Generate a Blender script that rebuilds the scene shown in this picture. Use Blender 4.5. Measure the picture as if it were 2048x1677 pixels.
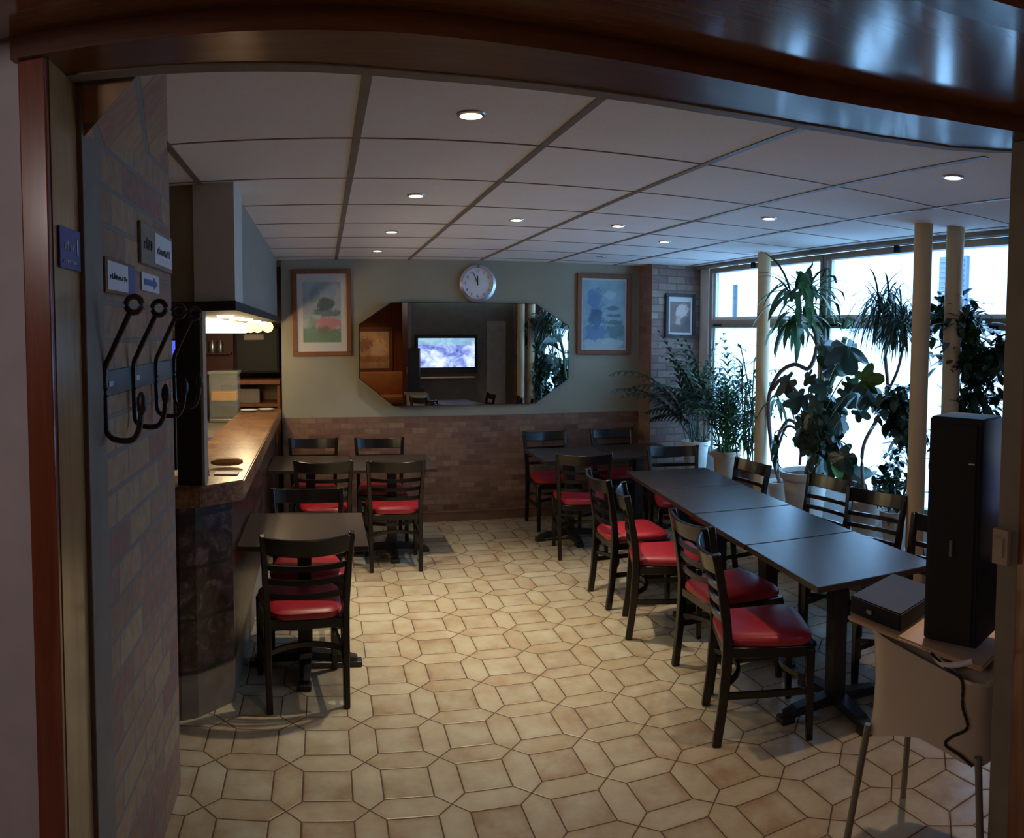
import bpy, bmesh, math, random
from mathutils import Vector, Matrix, Euler
S = bpy.context.scene
COL = S.collection
for _o in list(bpy.data.objects):
    bpy.data.objects.remove(_o)
R = math.radians
random.seed(7)

# ---------------------------------------------------------------- camera
# the photograph is a hand-swept phone panorama: central cylindrical lens, focal 1498.6 px
F = 1498.6
CY = 744.45
cd = bpy.data.cameras.new('camera')
cd.type = 'PANO'
cd.panorama_type = 'CENTRAL_CYLINDRICAL'
cd.central_cylindrical_radius = 1.0
cd.central_cylindrical_range_u_min = -1024 / F
cd.central_cylindrical_range_u_max = 1024 / F
cd.central_cylindrical_range_v_min = -(1677 - CY) / F
cd.central_cylindrical_range_v_max = CY / F
cd.clip_start = 0.02
cam = bpy.data.objects.new('camera', cd)
COL.objects.link(cam)
YAW, PITCH, ROLL = 0.2514, 0.0518, 0.0039
cy_, sy_, cp_, sp_ = math.cos(YAW), math.sin(YAW), math.cos(PITCH), math.sin(PITCH)
fw = Vector((sy_, cy_, 0)); rt = Vector((cy_, -sy_, 0)); up = Vector((0, 0, 1))
f2 = fw * cp_ - up * sp_; u2 = up * cp_ + fw * sp_
r3 = rt * math.cos(ROLL) + u2 * math.sin(ROLL); u3 = u2 * math.cos(ROLL) - rt * math.sin(ROLL)
M = Matrix((r3, u3, -f2)).transposed().to_4x4()
M.translation = Vector((0, 0, 1.795))
cam.matrix_world = M
S.camera = cam

# ---------------------------------------------------------------- world, exposure
S.view_settings.view_transform = 'Standard'
S.view_settings.look = 'None'
S.view_settings.gamma = 1.0
S.view_settings.use_curve_mapping = False
S.view_settings.exposure = 0.2
w = bpy.data.worlds.new('sky'); S.world = w; w.use_nodes = True
bg = w.node_tree.nodes['Background']
bg.inputs['Color'].default_value = (0.31, 0.58, 1.0, 1)
bg.inputs['Strength'].default_value = 9.5

# ---------------------------------------------------------------- node helpers
class NB:
    def __init__(s, name):
        s.m = bpy.data.materials.new(name); s.m.use_nodes = True
        s.t = s.m.node_tree; s.n = s.t.nodes
        s.b = s.n['Principled BSDF']; s.out = s.n['Material Output']
    def link(s, a, b): s.t.links.new(a, b)
    def set(s, inp, v):
        if hasattr(v, 'is_linked') or isinstance(v, bpy.types.NodeSocket): s.link(v, inp)
        else: inp.default_value = v
    def node(s, typ, **kw):
        n = s.n.new(typ)
        for k, v in kw.items(): setattr(n, k, v)
        return n
    def math(s, op, a, b=0.0, c=None):
        n = s.node('ShaderNodeMath', operation=op); s.set(n.inputs[0], a); s.set(n.inputs[1], b)
        if c is not None: s.set(n.inputs[2], c)
        return n.outputs[0]
    def coord(s): return s.node('ShaderNodeTexCoord').outputs['Object']
    def geo(s): return s.node('ShaderNodeNewGeometry').outputs['Position']
    def sep(s, v):
        n = s.node('ShaderNodeSeparateXYZ'); s.link(v, n.inputs[0]); return n.outputs
    def comb(s, x, y, z=0.0):
        n = s.node('ShaderNodeCombineXYZ'); s.set(n.inputs[0], x); s.set(n.inputs[1], y); s.set(n.inputs[2], z); return n.outputs[0]
    def noise(s, v, scale, detail=3, rough=0.5, dist=0.0):
        n = s.node('ShaderNodeTexNoise'); s.link(v, n.inputs['Vector']); n.inputs['Scale'].default_value = scale
        n.inputs['Detail'].default_value = detail; n.inputs['Roughness'].default_value = rough; n.inputs['Distortion'].default_value = dist
        return n.outputs['Fac']
    def white(s, v):
        n = s.node('ShaderNodeTexWhiteNoise'); s.link(v, n.inputs['Vector']); return n.outputs['Value']
    def ramp(s, f, stops, interp='LINEAR'):
        n = s.node('ShaderNodeValToRGB'); s.link(f, n.inputs[0]); e = n.color_ramp.elements
        n.color_ramp.interpolation = interp
        while len(e) < len(stops): e.new(0.5)
        for k, (p, c) in enumerate(stops): e[k].position = p; e[k].color = (*c, 1)
        return n.outputs[0]
    def mix(s, f, a, b, mode='MIX'):
        n = s.node('ShaderNodeMix', data_type='RGBA', blend_type=mode)
        s.set(n.inputs[0], f)
        for i, v in ((6, a), (7, b)):
            if isinstance(v, tuple): n.inputs[i].default_value = (*v[:3], 1)
            else: s.link(v, n.inputs[i])
        return n.outputs[2]
    def vscale(s, v, x, y, z):
        n = s.node('ShaderNodeVectorMath', operation='MULTIPLY'); s.link(v, n.inputs[0]); n.inputs[1].default_value = (x, y, z); return n.outputs[0]
    def col(s, c):
        if isinstance(c, tuple): s.b.inputs['Base Color'].default_value = (*c, 1)
        else: s.link(c, s.b.inputs['Base Color'])
        return s
    def rough(s, r): s.set(s.b.inputs['Roughness'], r); return s
    def bump(s, h, strength=0.3, dist=0.01):
        n = s.node('ShaderNodeBump'); s.link(h, n.inputs['Height']); n.inputs['Strength'].default_value = strength
        n.inputs['Distance'].default_value = dist; s.link(n.outputs[0], s.b.inputs['Normal']); return s

def flat(name, c, r=0.5, metal=0.0, coat=0.0, var=0.12, vs=9.0):
    """procedural: base colour with a little noise variation"""
    b = NB(name); f = b.noise(b.coord(), vs, 3)
    lo = tuple(x * (1 - var) for x in c); hi = tuple(min(1, x * (1 + var)) for x in c)
    b.col(b.ramp(f, [(0.3, lo), (0.7, hi)])); b.rough(r)
    b.b.inputs['Metallic'].default_value = metal
    if coat: b.b.inputs['Coat Weight'].default_value = coat; b.b.inputs['Coat Roughness'].default_value = 0.12
    return b.m

def wood(name, c1, c2, r=0.3, axis=0, coat=0.0, scale=6.0, bump=0.0):
    b = NB(name); v = b.coord(); s = [scale * 4] * 3; s[axis] = scale * 0.25
    vv = b.vscale(v, *s)
    f = b.noise(vv, 1.6, 5, 0.6, 0.7)
    b.col(b.ramp(f, [(0.3, c1), (0.7, c2)])); b.rough(r)
    if coat: b.b.inputs['Coat Weight'].default_value = coat; b.b.inputs['Coat Roughness'].default_value = 0.1
    if bump: b.bump(f, bump, 0.002)
    return b.m

def brick(name, axis, bw, bh, cols, mortar, mw=0.006, r=0.8):
    b = NB(name); x, y, z = b.sep(b.coord())
    v = b.comb(y if axis == 'x' else x, z)
    n = b.node('ShaderNodeTexBrick'); b.link(v, n.inputs['Vector'])
    n.inputs['Scale'].default_value = 1.0; n.inputs['Brick Width'].default_value = bw; n.inputs['Row Height'].default_value = bh
    n.inputs['Mortar Size'].default_value = mw; n.inputs['Mortar Smooth'].default_value = 0.3; n.inputs['Bias'].default_value = 0.0
    n.offset = 0.5
    n.inputs['Color1'].default_value = (0, 0, 0, 1); n.inputs['Color2'].default_value = (1, 1, 1, 1); n.inputs['Mortar'].default_value = (0.5, 0.5, 0.5, 1)
    base = b.ramp(n.outputs['Color'], [(i / (len(cols) - 1), c) for i, c in enumerate(cols)])
    ns = b.noise(b.coord(), 22, 4, 0.6)
    base = b.mix(0.55, base, b.ramp(ns, [(0.3, (0.55, 0.55, 0.55)), (0.7, (1.15, 1.12, 1.1))]), 'MULTIPLY')
    b.col(b.mix(n.outputs['Fac'], base, mortar)); b.rough(r)
    inv = b.math('SUBTRACT', 1.0, n.outputs['Fac'])
    b.bump(inv, 0.5, 0.004)
    return b.m

def emit(name, c, s):
    b = NB(name); b.col((0, 0, 0)); b.b.inputs['Emission Color'].default_value = (*c, 1); b.b.inputs['Emission Strength'].default_value = s
    return b.m

# ---------------------------------------------------------------- materials
def floor_mat():
    b = NB('octagonal tile floor'); x, y, z = b.sep(b.geo())
    PX, PY, HW = 0.315, 0.3185, 0.060
    u = b.math('DIVIDE', b.math('SUBTRACT', x, 0.157), PX); v = b.math('DIVIDE', b.math('SUBTRACT', y, 2.728), PY)
    ru = b.math('ROUND', u); rv = b.math('ROUND', v); fu = b.math('FLOOR', u); fv = b.math('FLOOR', v)
    a = b.math('MULTIPLY', b.math('ABSOLUTE', b.math('SUBTRACT', u, ru)), PX)
    c = b.math('MULTIPLY', b.math('ABSOLUTE', b.math('SUBTRACT', v, rv)), PY)
    mn = b.math('MINIMUM', a, c); mx = b.math('MAXIMUM', a, c)
    d1 = b.math('MULTIPLY', b.math('ABSOLUTE', b.math('SUBTRACT', a, c)), 0.7071)
    d2 = b.math('ABSOLUTE', b.math('SUBTRACT', mn, HW))
    tip = b.math('LESS_THAN', mx, HW)
    d = b.math('ADD', b.math('MULTIPLY', tip, d1), b.math('MULTIPLY', b.math('SUBTRACT', 1.0, tip), d2))
    wob = b.math('MULTIPLY', b.math('SUBTRACT', b.noise(b.geo(), 60, 2), 0.5), 0.003)
    d = b.math('ADD', d, wob)
    grout = b.math('LESS_THAN', d, 0.0030)
    sq = b.math('GREATER_THAN', mn, HW)
    hor = b.math('MULTIPLY', b.math('SUBTRACT', 1.0, sq), b.math('LESS_THAN', c, a))   # hexagon lying along x
    ver = b.math('MULTIPLY', b.math('SUBTRACT', 1.0, sq), b.math('SUBTRACT', 1.0, hor))
    idx = b.math('ADD', fu, b.math('MULTIPLY', ver, b.math('SUBTRACT', ru, fu)))
    idy = b.math('ADD', fv, b.math('MULTIPLY', hor, b.math('SUBTRACT', rv, fv)))
    kind = b.math('ADD', hor, b.math('MULTIPLY', ver, 2.0))
    rnd = b.white(b.comb(idx, idy, kind))
    hexb = b.math('SUBTRACT', 1.0, sq)
    off = b.comb(b.math('MULTIPLY', rnd, 13.0), b.math('MULTIPLY', rnd, 7.0), rnd)
    vv = b.node('ShaderNodeVectorMath', operation='ADD'); b.link(b.geo(), vv.inputs[0]); b.link(off, vv.inputs[1])
    n1 = b.noise(vv.outputs[0], 7, 3, 0.5); n2 = b.noise(vv.outputs[0], 34, 3, 0.6)
    edge = b.math('MINIMUM', b.math('DIVIDE', d, 0.03), 1.0)
    f = b.math('ADD', b.math('MULTIPLY', n1, 0.75), b.math('MULTIPLY', n2, 0.25))
    f = b.math('ADD', f, b.math('MULTIPLY', b.math('SUBTRACT', rnd, 0.5), 0.17))
    f = b.math('ADD', f, b.math('MULTIPLY', b.math('SUBTRACT', edge, 0.75), 0.10))
    c1 = b.ramp(f, [(0.28, (0.25, 0.160, 0.095)), (0.44, (0.325, 0.255, 0.17)), (0.60, (0.37, 0.325, 0.235)), (0.75, (0.43, 0.39, 0.30))])
    c2 = b.mix(b.math('MULTIPLY', hexb, 0.22), c1, (0.41, 0.335, 0.225))
    b.col(b.mix(grout, c2, (0.075, 0.045, 0.027)))
    b.rough(b.math('ADD', 0.36, b.math('MULTIPLY', grout, 0.4)))
    b.bump(b.math('MINIMUM', d, 0.008), 0.5, 0.6)
    return b.m

def ceil_mat():
    b = NB('mineral fibre ceiling tile'); n = b.noise(b.coord(), 160, 2); n2 = b.noise(b.coord(), 2, 2)
    f = b.math('ADD', b.math('MULTIPLY', n, 0.6), b.math('MULTIPLY', n2, 0.4))
    b.col(b.ramp(f, [(0.35, (0.76, 0.73, 0.71)), (0.6, (0.84, 0.81, 0.79))])); b.rough(0.9); b.bump(n, 0.2, 0.002); return b.m

MT = dict(
    floor=floor_mat(), ceil=ceil_mat(),
    tbar=flat('ceiling grid bar', (0.20, 0.17, 0.145), 0.5),
    cream=flat('cream wall paint', (0.30, 0.275, 0.205), 0.85, var=0.07, vs=3),
    olive=flat('olive wall paint', (0.26, 0.23, 0.15), 0.8, var=0.08),
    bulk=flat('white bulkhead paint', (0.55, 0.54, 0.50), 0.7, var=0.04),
    bulk2=flat('toned down grey cream side panels', (0.27, 0.25, 0.22), 0.7, var=0.04),  # toned darker than the front block to offset window light on the sides
    greywall=flat('grey lilac wall paint', (0.50, 0.46, 0.50), 0.8, var=0.05),
    brownwall=flat('brown wall paint', (0.16, 0.115, 0.07), 0.7),
    panelw=flat('tan wall panel', (0.36, 0.28, 0.20), 0.7),
    brickL=brick('entrance brick', 'x', 0.27, 0.105, [(0.32, 0.175, 0.12), (0.42, 0.28, 0.155), (0.30, 0.145, 0.115), (0.43, 0.27, 0.16)], (0.20, 0.185, 0.175), 0.008, 0.75),
    brickE=brick('entrance brick end', 'y', 0.27, 0.105, [(0.32, 0.175, 0.12), (0.42, 0.28, 0.155), (0.30, 0.145, 0.115), (0.43, 0.27, 0.16)], (0.20, 0.185, 0.175), 0.008, 0.75),
    brickD=brick('dado brick', 'y', 0.15, 0.053, [(0.14, 0.060, 0.038), (0.26, 0.14, 0.080), (0.175, 0.08, 0.055), (0.30, 0.18, 0.115)], (0.16, 0.10, 0.07), 0.004, 0.7),
    brickP=brick('pillar brick', 'y', 0.20, 0.072, [(0.15, 0.085, 0.07), (0.27, 0.20, 0.155), (0.20, 0.11, 0.10), (0.32, 0.26, 0.21)], (0.12, 0.095, 0.085), 0.006, 0.8),
    brickS=brick('pillar side brick', 'x', 0.20, 0.072, [(0.20, 0.10, 0.08), (0.30, 0.19, 0.14), (0.25, 0.14, 0.12), (0.32, 0.22, 0.18)], (0.20, 0.16, 0.14), 0.006, 0.8),
    skirt=flat('red brown skirting tile', (0.20, 0.10, 0.065), 0.35),
    mahog=wood('varnished mahogany', (0.085, 0.026, 0.012), (0.15, 0.055, 0.022), 0.32, 0, 0.25),
    mahogv=wood('varnished mahogany upright', (0.15, 0.033, 0.017), (0.25, 0.07, 0.03), 0.28, 2, 0.4),
    soffit=wood('varnished soffit wood', (0.13, 0.05, 0.022), (0.22, 0.095, 0.04), 0.16, 0, 0.7),
    jamb=wood('honey varnished jamb', (0.34, 0.19, 0.075), (0.44, 0.27, 0.11), 0.25, 2, 0.5),
    grey=flat('grey trim strip', (0.20, 0.165, 0.13), 0.6),
    chair=wood('black lacquered wood', (0.005, 0.004, 0.004), (0.009, 0.007, 0.007), 0.24, 2, 0.0),
    red=flat('red vinyl', (0.33, 0.016, 0.026), 0.38, var=0.1, vs=30),
    tabtop=wood('dark walnut laminate', (0.026, 0.017, 0.015), (0.040, 0.026, 0.022), 0.33, 1, 0.0),
    iron=flat('black cast iron', (0.012, 0.012, 0.013), 0.45),
    pipe=flat('cream painted column', (0.60, 0.42, 0.23), 0.5, var=0.04),
    wframe=flat('grey beige window frame', (0.36, 0.33, 0.29), 0.45, var=0.05),
    whitep=flat('white paint', (0.72, 0.73, 0.74), 0.5, var=0.03),
    terra=flat('tan plastic pot', (0.50, 0.38, 0.28), 0.6),
    wpot=flat('off white plastic pot', (0.62, 0.58, 0.52), 0.5),
    soil=flat('potting soil', (0.05, 0.035, 0.025), 0.95),
    steel=flat('brushed steel', (0.5, 0.5, 0.5), 0.3, 0.9),
    chrome=flat('pale chrome rim', (0.62, 0.64, 0.74), 0.2, 0.85),
    clockf=flat('clock face white', (0.66, 0.66, 0.68), 0.5, var=0.03),
    black=flat('matt black', (0.005, 0.005, 0.006), 0.7),
    navy=flat('dark navy black plastic', (0.007, 0.009, 0.018), 0.6),
    hookm=flat('dark wrought iron', (0.018, 0.012, 0.010), 0.4),
    railm=flat('blue grey enamelled rail', (0.030, 0.045, 0.065), 0.35),
    plast=flat('cream white plastic', (0.58, 0.47, 0.37), 0.35, var=0.03),
    tubem=flat('grey steel tube', (0.22, 0.20, 0.18), 0.35, 0.6),
    tray=flat('tan tray plastic', (0.55, 0.38, 0.25), 0.4),
    frame1=wood('orange brown frame', (0.15, 0.045, 0.015), (0.23, 0.075, 0.025), 0.6, 2, 0.0),
    frame2=flat('dark frame', (0.02, 0.015, 0.018), 0.6),
    mat=flat('picture mount', (0.52, 0.49, 0.45), 0.7, var=0.03),
    paper=flat('white paper', (0.66, 0.66, 0.68), 0.6, var=0.03),
    blue=flat('blue sign', (0.035, 0.055, 0.30), 0.4),
    bark=flat('brown vine bark', (0.10, 0.055, 0.045), 0.7),
    stem=flat('green stem', (0.06, 0.10, 0.035), 0.6),
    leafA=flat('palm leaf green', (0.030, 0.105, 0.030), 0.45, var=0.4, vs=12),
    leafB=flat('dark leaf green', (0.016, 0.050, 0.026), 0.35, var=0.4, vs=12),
    leafC=flat('fresh leaf green', (0.06, 0.16, 0.025), 0.4, var=0.35, vs=12),
    leafD=flat('philodendron leaf', (0.022, 0.050, 0.032), 0.28, var=0.4, vs=8),
    orange=flat('orange juice', (0.75, 0.33, 0.02), 0.3),
    bread=flat('bread crust', (0.50, 0.24, 0.08), 0.7),
    fac=flat('pale render facade', (0.80, 0.82, 0.82), 0.9, var=0.03),
    shutter=flat('blue slatted shutter', (0.10, 0.13, 0.26), 0.5),
    asphalt=flat('pavement', (0.35, 0.36, 0.37), 0.9),
    dkred=flat('dark red panel', (0.09, 0.018, 0.015), 0.4),
)

def counter_top_mat():
    b = NB('mottled granite counter'); n = b.noise(b.coord(), 38, 4, 0.7); n2 = b.noise(b.coord(), 7, 2)
    f = b.math('ADD', b.math('MULTIPLY', n, 0.7), b.math('MULTIPLY', n2, 0.3))
    b.col(b.ramp(f, [(0.38, (0.07, 0.030, 0.014)), (0.5, (0.19, 0.09, 0.04)), (0.62, (0.30, 0.165, 0.08))])); b.rough(0.28); b.bump(n, 0.25, 0.004)
    return b.m
MT['ctop'] = counter_top_mat()
def stone_mat():
    b = NB('dark marbled stone cladding'); v = b.coord(); n = b.noise(v, 9, 6, 0.7, 1.5)
    x, y, z = b.sep(v)
    t = b.math('DIVIDE', b.math('ADD', z, 0.02), 0.245)
    fr = b.math('ABSOLUTE', b.math('SUBTRACT', t, b.math('ROUND', t)))
    j = b.math('LESS_THAN', fr, 0.035)
    c = b.ramp(n, [(0.40, (0.014, 0.009, 0.008)), (0.54, (0.045, 0.024, 0.019)), (0.64, (0.12, 0.085, 0.085)), (0.74, (0.24, 0.22, 0.23))])
    b.col(b.mix(j, c, (0.012, 0.010, 0.010))); b.rough(0.3); return b.m
MT['stone'] = stone_mat()

def glass_clear():
    b = NB('clear window glass'); b.n.remove(b.b)
    tr = b.node('ShaderNodeBsdfTransparent'); gl = b.node('ShaderNodeBsdfGlossy'); gl.inputs['Roughness'].default_value = 0.02
    lw = b.node('ShaderNodeLayerWeight'); lw.inputs['Blend'].default_value = 0.25; mx = b.node('ShaderNodeMixShader')
    fr = b.node('ShaderNodeMath', operation='MULTIPLY_ADD'); b.link(lw.outputs['Facing'], fr.inputs[0]); fr.inputs[1].default_value = 0.25; fr.inputs[2].default_value = 0.04
    tr.inputs['Color'].default_value = (0.93, 0.97, 0.98, 1)
    b.link(fr.outputs[0], mx.inputs[0]); b.link(tr.outputs[0], mx.inputs[1]); b.link(gl.outputs[0], mx.inputs[2]); b.link(mx.outputs[0], b.out.inputs[0]); return b.m
def glass_frost():
    b = NB('frosted window glass'); b.n.remove(b.b)
    tr = b.node('ShaderNodeBsdfTranslucent'); tp = b.node('ShaderNodeBsdfTransparent'); mx = b.node('ShaderNodeMixShader')
    n = b.noise(b.coord(), 2.2, 2); c = b.ramp(n, [(0.3, (0.86, 0.93, 0.93)), (0.7, (0.97, 0.98, 0.98))]); b.link(c, tr.inputs['Color'])
    tp.inputs['Color'].default_value = (0.85, 0.95, 0.97, 1)
    mx.inputs[0].default_value = 0.25
    b.link(tr.outputs[0], mx.inputs[1]); b.link(tp.outputs[0], mx.inputs[2]); b.link(mx.outputs[0], b.out.inputs[0]); return b.m
MT['glass'] = glass_clear(); MT['frost'] = glass_frost()
def tumbler():
    b = NB('clear plastic container'); b.col((0.8, 0.85, 0.78)).rough(0.12)
    b.b.inputs['Transmission Weight'].default_value = 0.6; b.b.inputs['Alpha'].default_value = 0.45; return b.m
MT['clear'] = tumbler()
def mirror_mat():
    b = NB('mirror silvering'); b.col((0.62, 0.62, 0.60)).rough(0.0); b.b.inputs['Metallic'].default_value = 1.0; return b.m
MT['mirror'] = mirror_mat()

def picture(name, bgc, blobs, noise_sc=6, amt=0.9):
    """generic watercolour wash in the object's own x,z plane: blobs = (x, z, rx, rz, colour, softness)"""
    b = NB(name); v = b.coord(); x, y, z = b.sep(v)
    w1 = b.noise(v, noise_sc * 2.5, 4, 0.7)
    wob = b.math('MULTIPLY', b.math('SUBTRACT', w1, 0.5), amt)
    c = b.ramp(b.noise(v, noise_sc, 4, 0.6), [(0.35, tuple(q * 0.72 for q in bgc)), (0.65, bgc)])
    for (bx, bz, rx, rz, bc, k) in blobs:
        dx = b.math('DIVIDE', b.math('SUBTRACT', x, bx), rx); dz = b.math('DIVIDE', b.math('SUBTRACT', z, bz), rz)
        dd = b.math('ADD', b.math('SQRT', b.math('ADD', b.math('MULTIPLY', dx, dx), b.math('MULTIPLY', dz, dz))), b.math('MULTIPLY', wob, 3.0))
        f = b.math('MULTIPLY', b.math('SUBTRACT', 1.25, dd), 3.0); n = b.node('ShaderNodeClamp'); b.link(f, n.inputs[0])
        c = b.mix(b.math('MULTIPLY', n.outputs[0], k), c, bc)
    b.col(c).rough(0.5); return b
# ---------------------------------------------------------------- mesh helpers
def mesh_obj(name, bm, mat, parent=None, smooth=False, loc=None, mats=None):
    me = bpy.data.meshes.new(name); bmesh.ops.recalc_face_normals(bm, faces=bm.faces); bm.to_mesh(me); bm.free()
    for m_ in (mats or [mat]): me.materials.append(MT[m_] if isinstance(m_, str) else m_)
    if smooth:
        for p in me.polygons: p.use_smooth = True
        try: me.set_sharp_from_angle(angle=R(38))
        except Exception: pass
    o = bpy.data.objects.new(name, me); COL.objects.link(o)
    if parent: o.parent = parent
    if loc: o.location = loc
    return o
def box(bm, x0, x1, y0, y1, z0, z1, bev=0.0, mi=0):
    g = bmesh.ops.create_cube(bm, size=1.0); vs = g['verts']
    for v in vs: v.co = Vector((x0 + (v.co.x + .5) * (x1 - x0), y0 + (v.co.y + .5) * (y1 - y0), z0 + (v.co.z + .5) * (z1 - z0)))
    fs = {f for v in vs for f in v.link_faces}
    for f in fs: f.material_index = mi
    if bev: bmesh.ops.bevel(bm, geom=list({e for v in vs for e in v.link_edges}), offset=bev, segments=2, affect='EDGES', profile=0.5)
def prism(bm, pts, z0, z1, mi=0):
    a = [bm.verts.new((x, y, z0)) for x, y in pts]; b = [bm.verts.new((x, y, z1)) for x, y in pts]; n = len(pts)
    fs = [bm.faces.new(a[::-1]), bm.faces.new(b)]
    for i in range(n): fs.append(bm.faces.new((a[i], a[(i + 1) % n], b[(i + 1) % n], b[i])))
    for f in fs: f.material_index = mi
def sweep(bm, pts, w, d=None, n=8, ref=(0, 0, 1), cap=True, taper=None):
    """sweep a rectangle (n=4, w x d) or circle (radius w) along pts"""
    pts = [Vector(p) for p in pts]; rings = []; ref = Vector(ref)
    for i, p in enumerate(pts):
        t = (pts[min(i + 1, len(pts) - 1)] - pts[max(i - 1, 0)]).normalized()
        a = t.cross(ref)
        if a.length < 1e-4: a = t.cross(Vector((1, 0, 0)))
        a.normalize(); b = a.cross(t).normalized(); k = taper[i] if taper else 1.0
        if d is not None: offs = [(w / 2, d / 2), (-w / 2, d / 2), (-w / 2, -d / 2), (w / 2, -d / 2)]
        else: offs = [(w * math.cos(2 * math.pi * j / n), w * math.sin(2 * math.pi * j / n)) for j in range(n)]
        rings.append([bm.verts.new(p + a * x * k + b * y * k) for x, y in offs])
    m = len(rings[0])
    for i in range(len(rings) - 1):
        for j in range(m): bm.faces.new((rings[i][j], rings[i][(j + 1) % m], rings[i + 1][(j + 1) % m], rings[i + 1][j]))
    if cap: bm.faces.new(rings[0][::-1]); bm.faces.new(rings[-1])
def lathe(bm, prof, c=(0, 0, 0), n=28):
    rings = []
    for r, z in prof: rings.append([bm.verts.new((c[0] + r * math.cos(2 * math.pi * j / n), c[1] + r * math.sin(2 * math.pi * j / n), c[2] + z)) for j in range(n)])
    for i in range(len(rings) - 1):
        for j in range(n): bm.faces.new((rings[i][j], rings[i][(j + 1) % n], rings[i + 1][(j + 1) % n], rings[i + 1][j]))
    bm.faces.new(rings[0][::-1]); bm.faces.new(rings[-1])
def arc(p0, p1, bow, n=8):
    """curve p0->p1 bowed by vector bow at the middle"""
    p0, p1, bow = Vector(p0), Vector(p1), Vector(bow)
    return [p0.lerp(p1, i / n) + bow * (4 * (i / n) * (1 - i / n)) for i in range(n + 1)]
def bez(pts, n=10):
    """Catmull-Rom through pts"""
    pts = [Vector(p) for p in pts]; q = [pts[0] * 2 - pts[1]] + pts + [pts[-1] * 2 - pts[-2]]; out = []
    for i in range(1, len(q) - 2):
        for k in range(n):
            t = k / n; a, b, c, d = q[i - 1], q[i], q[i + 1], q[i + 2]
            out.append(0.5 * ((2 * b) + (c - a) * t + (2 * a - 5 * b + 4 * c - d) * t * t + (3 * b - a - 3 * c + d) * t ** 3))
    out.append(pts[-1]); return out
def B(): return bmesh.new()
def boxo(name, mat, x0, x1, y0, y1, z0, z1, parent=None, bev=0.0, smooth=False):
    bm = B(); box(bm, x0, x1, y0, y1, z0, z1, bev); return mesh_obj(name, bm, mat, parent, smooth)
def empty(name, loc=(0, 0, 0), rz=0.0):
    o = bpy.data.objects.new(name, None); COL.objects.link(o); o.location = loc; o.rotation_euler = (0, 0, rz); o.empty_display_size = 0.1; return o
def tag(o, label, cat, group=None):
    o['label'] = label; o['category'] = cat
    if group: o['group'] = group
    return o
def struct(o): o['kind'] = 'structure'; return o
def copy_tree(o):
    c = o.copy(); COL.objects.link(c)
    for ch in [x for x in bpy.data.objects if x.parent == o]:
        d = ch.copy(); COL.objects.link(d); d.parent = c
        for g in [x for x in bpy.data.objects if x.parent == ch]:
            e = g.copy(); COL.objects.link(e); e.parent = d
    return c

# ---------------------------------------------------------------- the room
CZ = 2.485
struct(boxo('floor', 'floor', -3.0, 3.75, -2.0, 7.75, -0.08, 0.0))
struct(boxo('ceiling', 'ceil', -3.0, 3.75, 1.60, 7.75, CZ, CZ + 0.08))
bm = B()
for k in range(-5, 6):
    X = 0.123 + 0.678 * k
    if -0.6 < X < 3.66: box(bm, X - 0.014, X + 0.014, 1.80, 7.0, CZ - 0.004, CZ + 0.001)
for k in range(0, 7):
    Y = 2.681 + 0.678 * k
    box(bm, -1.2, 3.67, Y - 0.0045, Y + 0.0045, CZ - 0.003, CZ + 0.001)
struct(mesh_obj('trim_1', bm, 'tbar'))
# back wall: cream above, brick dado below, brick pillar at the right
bm = B(); box(bm, -0.39, 3.75, 7.0, 7.10, 0, CZ, mi=0); box(bm, -0.385, 3.13, 6.985, 7.0, 0.0, 1.01, mi=1)
struct(mesh_obj('wall_back', bm, 'cream', mats=['cream', 'brickD']))
bm = B(); box(bm, 3.13, 3.75, 6.70, 7.0, 0, CZ, mi=0)
for f in bm.faces:
    if f.calc_center_median().x < 3.14: f.material_index = 1
struct(mesh_obj('wall_pillar', bm, 'brickP', mats=['brickP', 'brickS']))
bm = B(); box(bm, -0.38, 3.13, 6.965, 6.984, 0.0, 0.085); box(bm, -0.38, 3.13, 6.960, 6.984, 0.085, 0.095)
struct(mesh_obj('baseboard_back', bm, 'skirt'))
struct(boxo('wall_bar_side', 'cream', -0.40, -0.39, 7.10, 7.75, 0, CZ))
struct(boxo('wall_bar_back', 'brownwall', -3.0, -0.39, 7.70, 7.78, 0, CZ))
struct(boxo('wall_left', 'brownwall', -3.06, -3.0, -2.06, 7.78, 0, 2.84))
# brick wall at the left of the opening (hooks and signs hang on it)
bm = B(); box(bm, -0.83, -0.583, 1.76, 2.846, 0, CZ)
# the brickwork is splayed out towards the ceiling beside the opening
q = [bm.verts.new(p) for p in ((-.584, 1.76, 2.27), (-.584, 1.76, CZ), (-.362, 1.76, CZ), (-.584, 2.846, CZ))]
for f in ((0, 1, 2), (0, 2, 3), (0, 3, 1), (1, 3, 2)): bm.faces.new([q[i] for i in f])
bm.normal_update()
for f in bm.faces:
    if abs(f.calc_center_median().y - 1.76) < .01: f.material_index = 1
struct(mesh_obj('wall_entrance', bm, 'brickL', mats=['brickL', 'brickE']))
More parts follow.
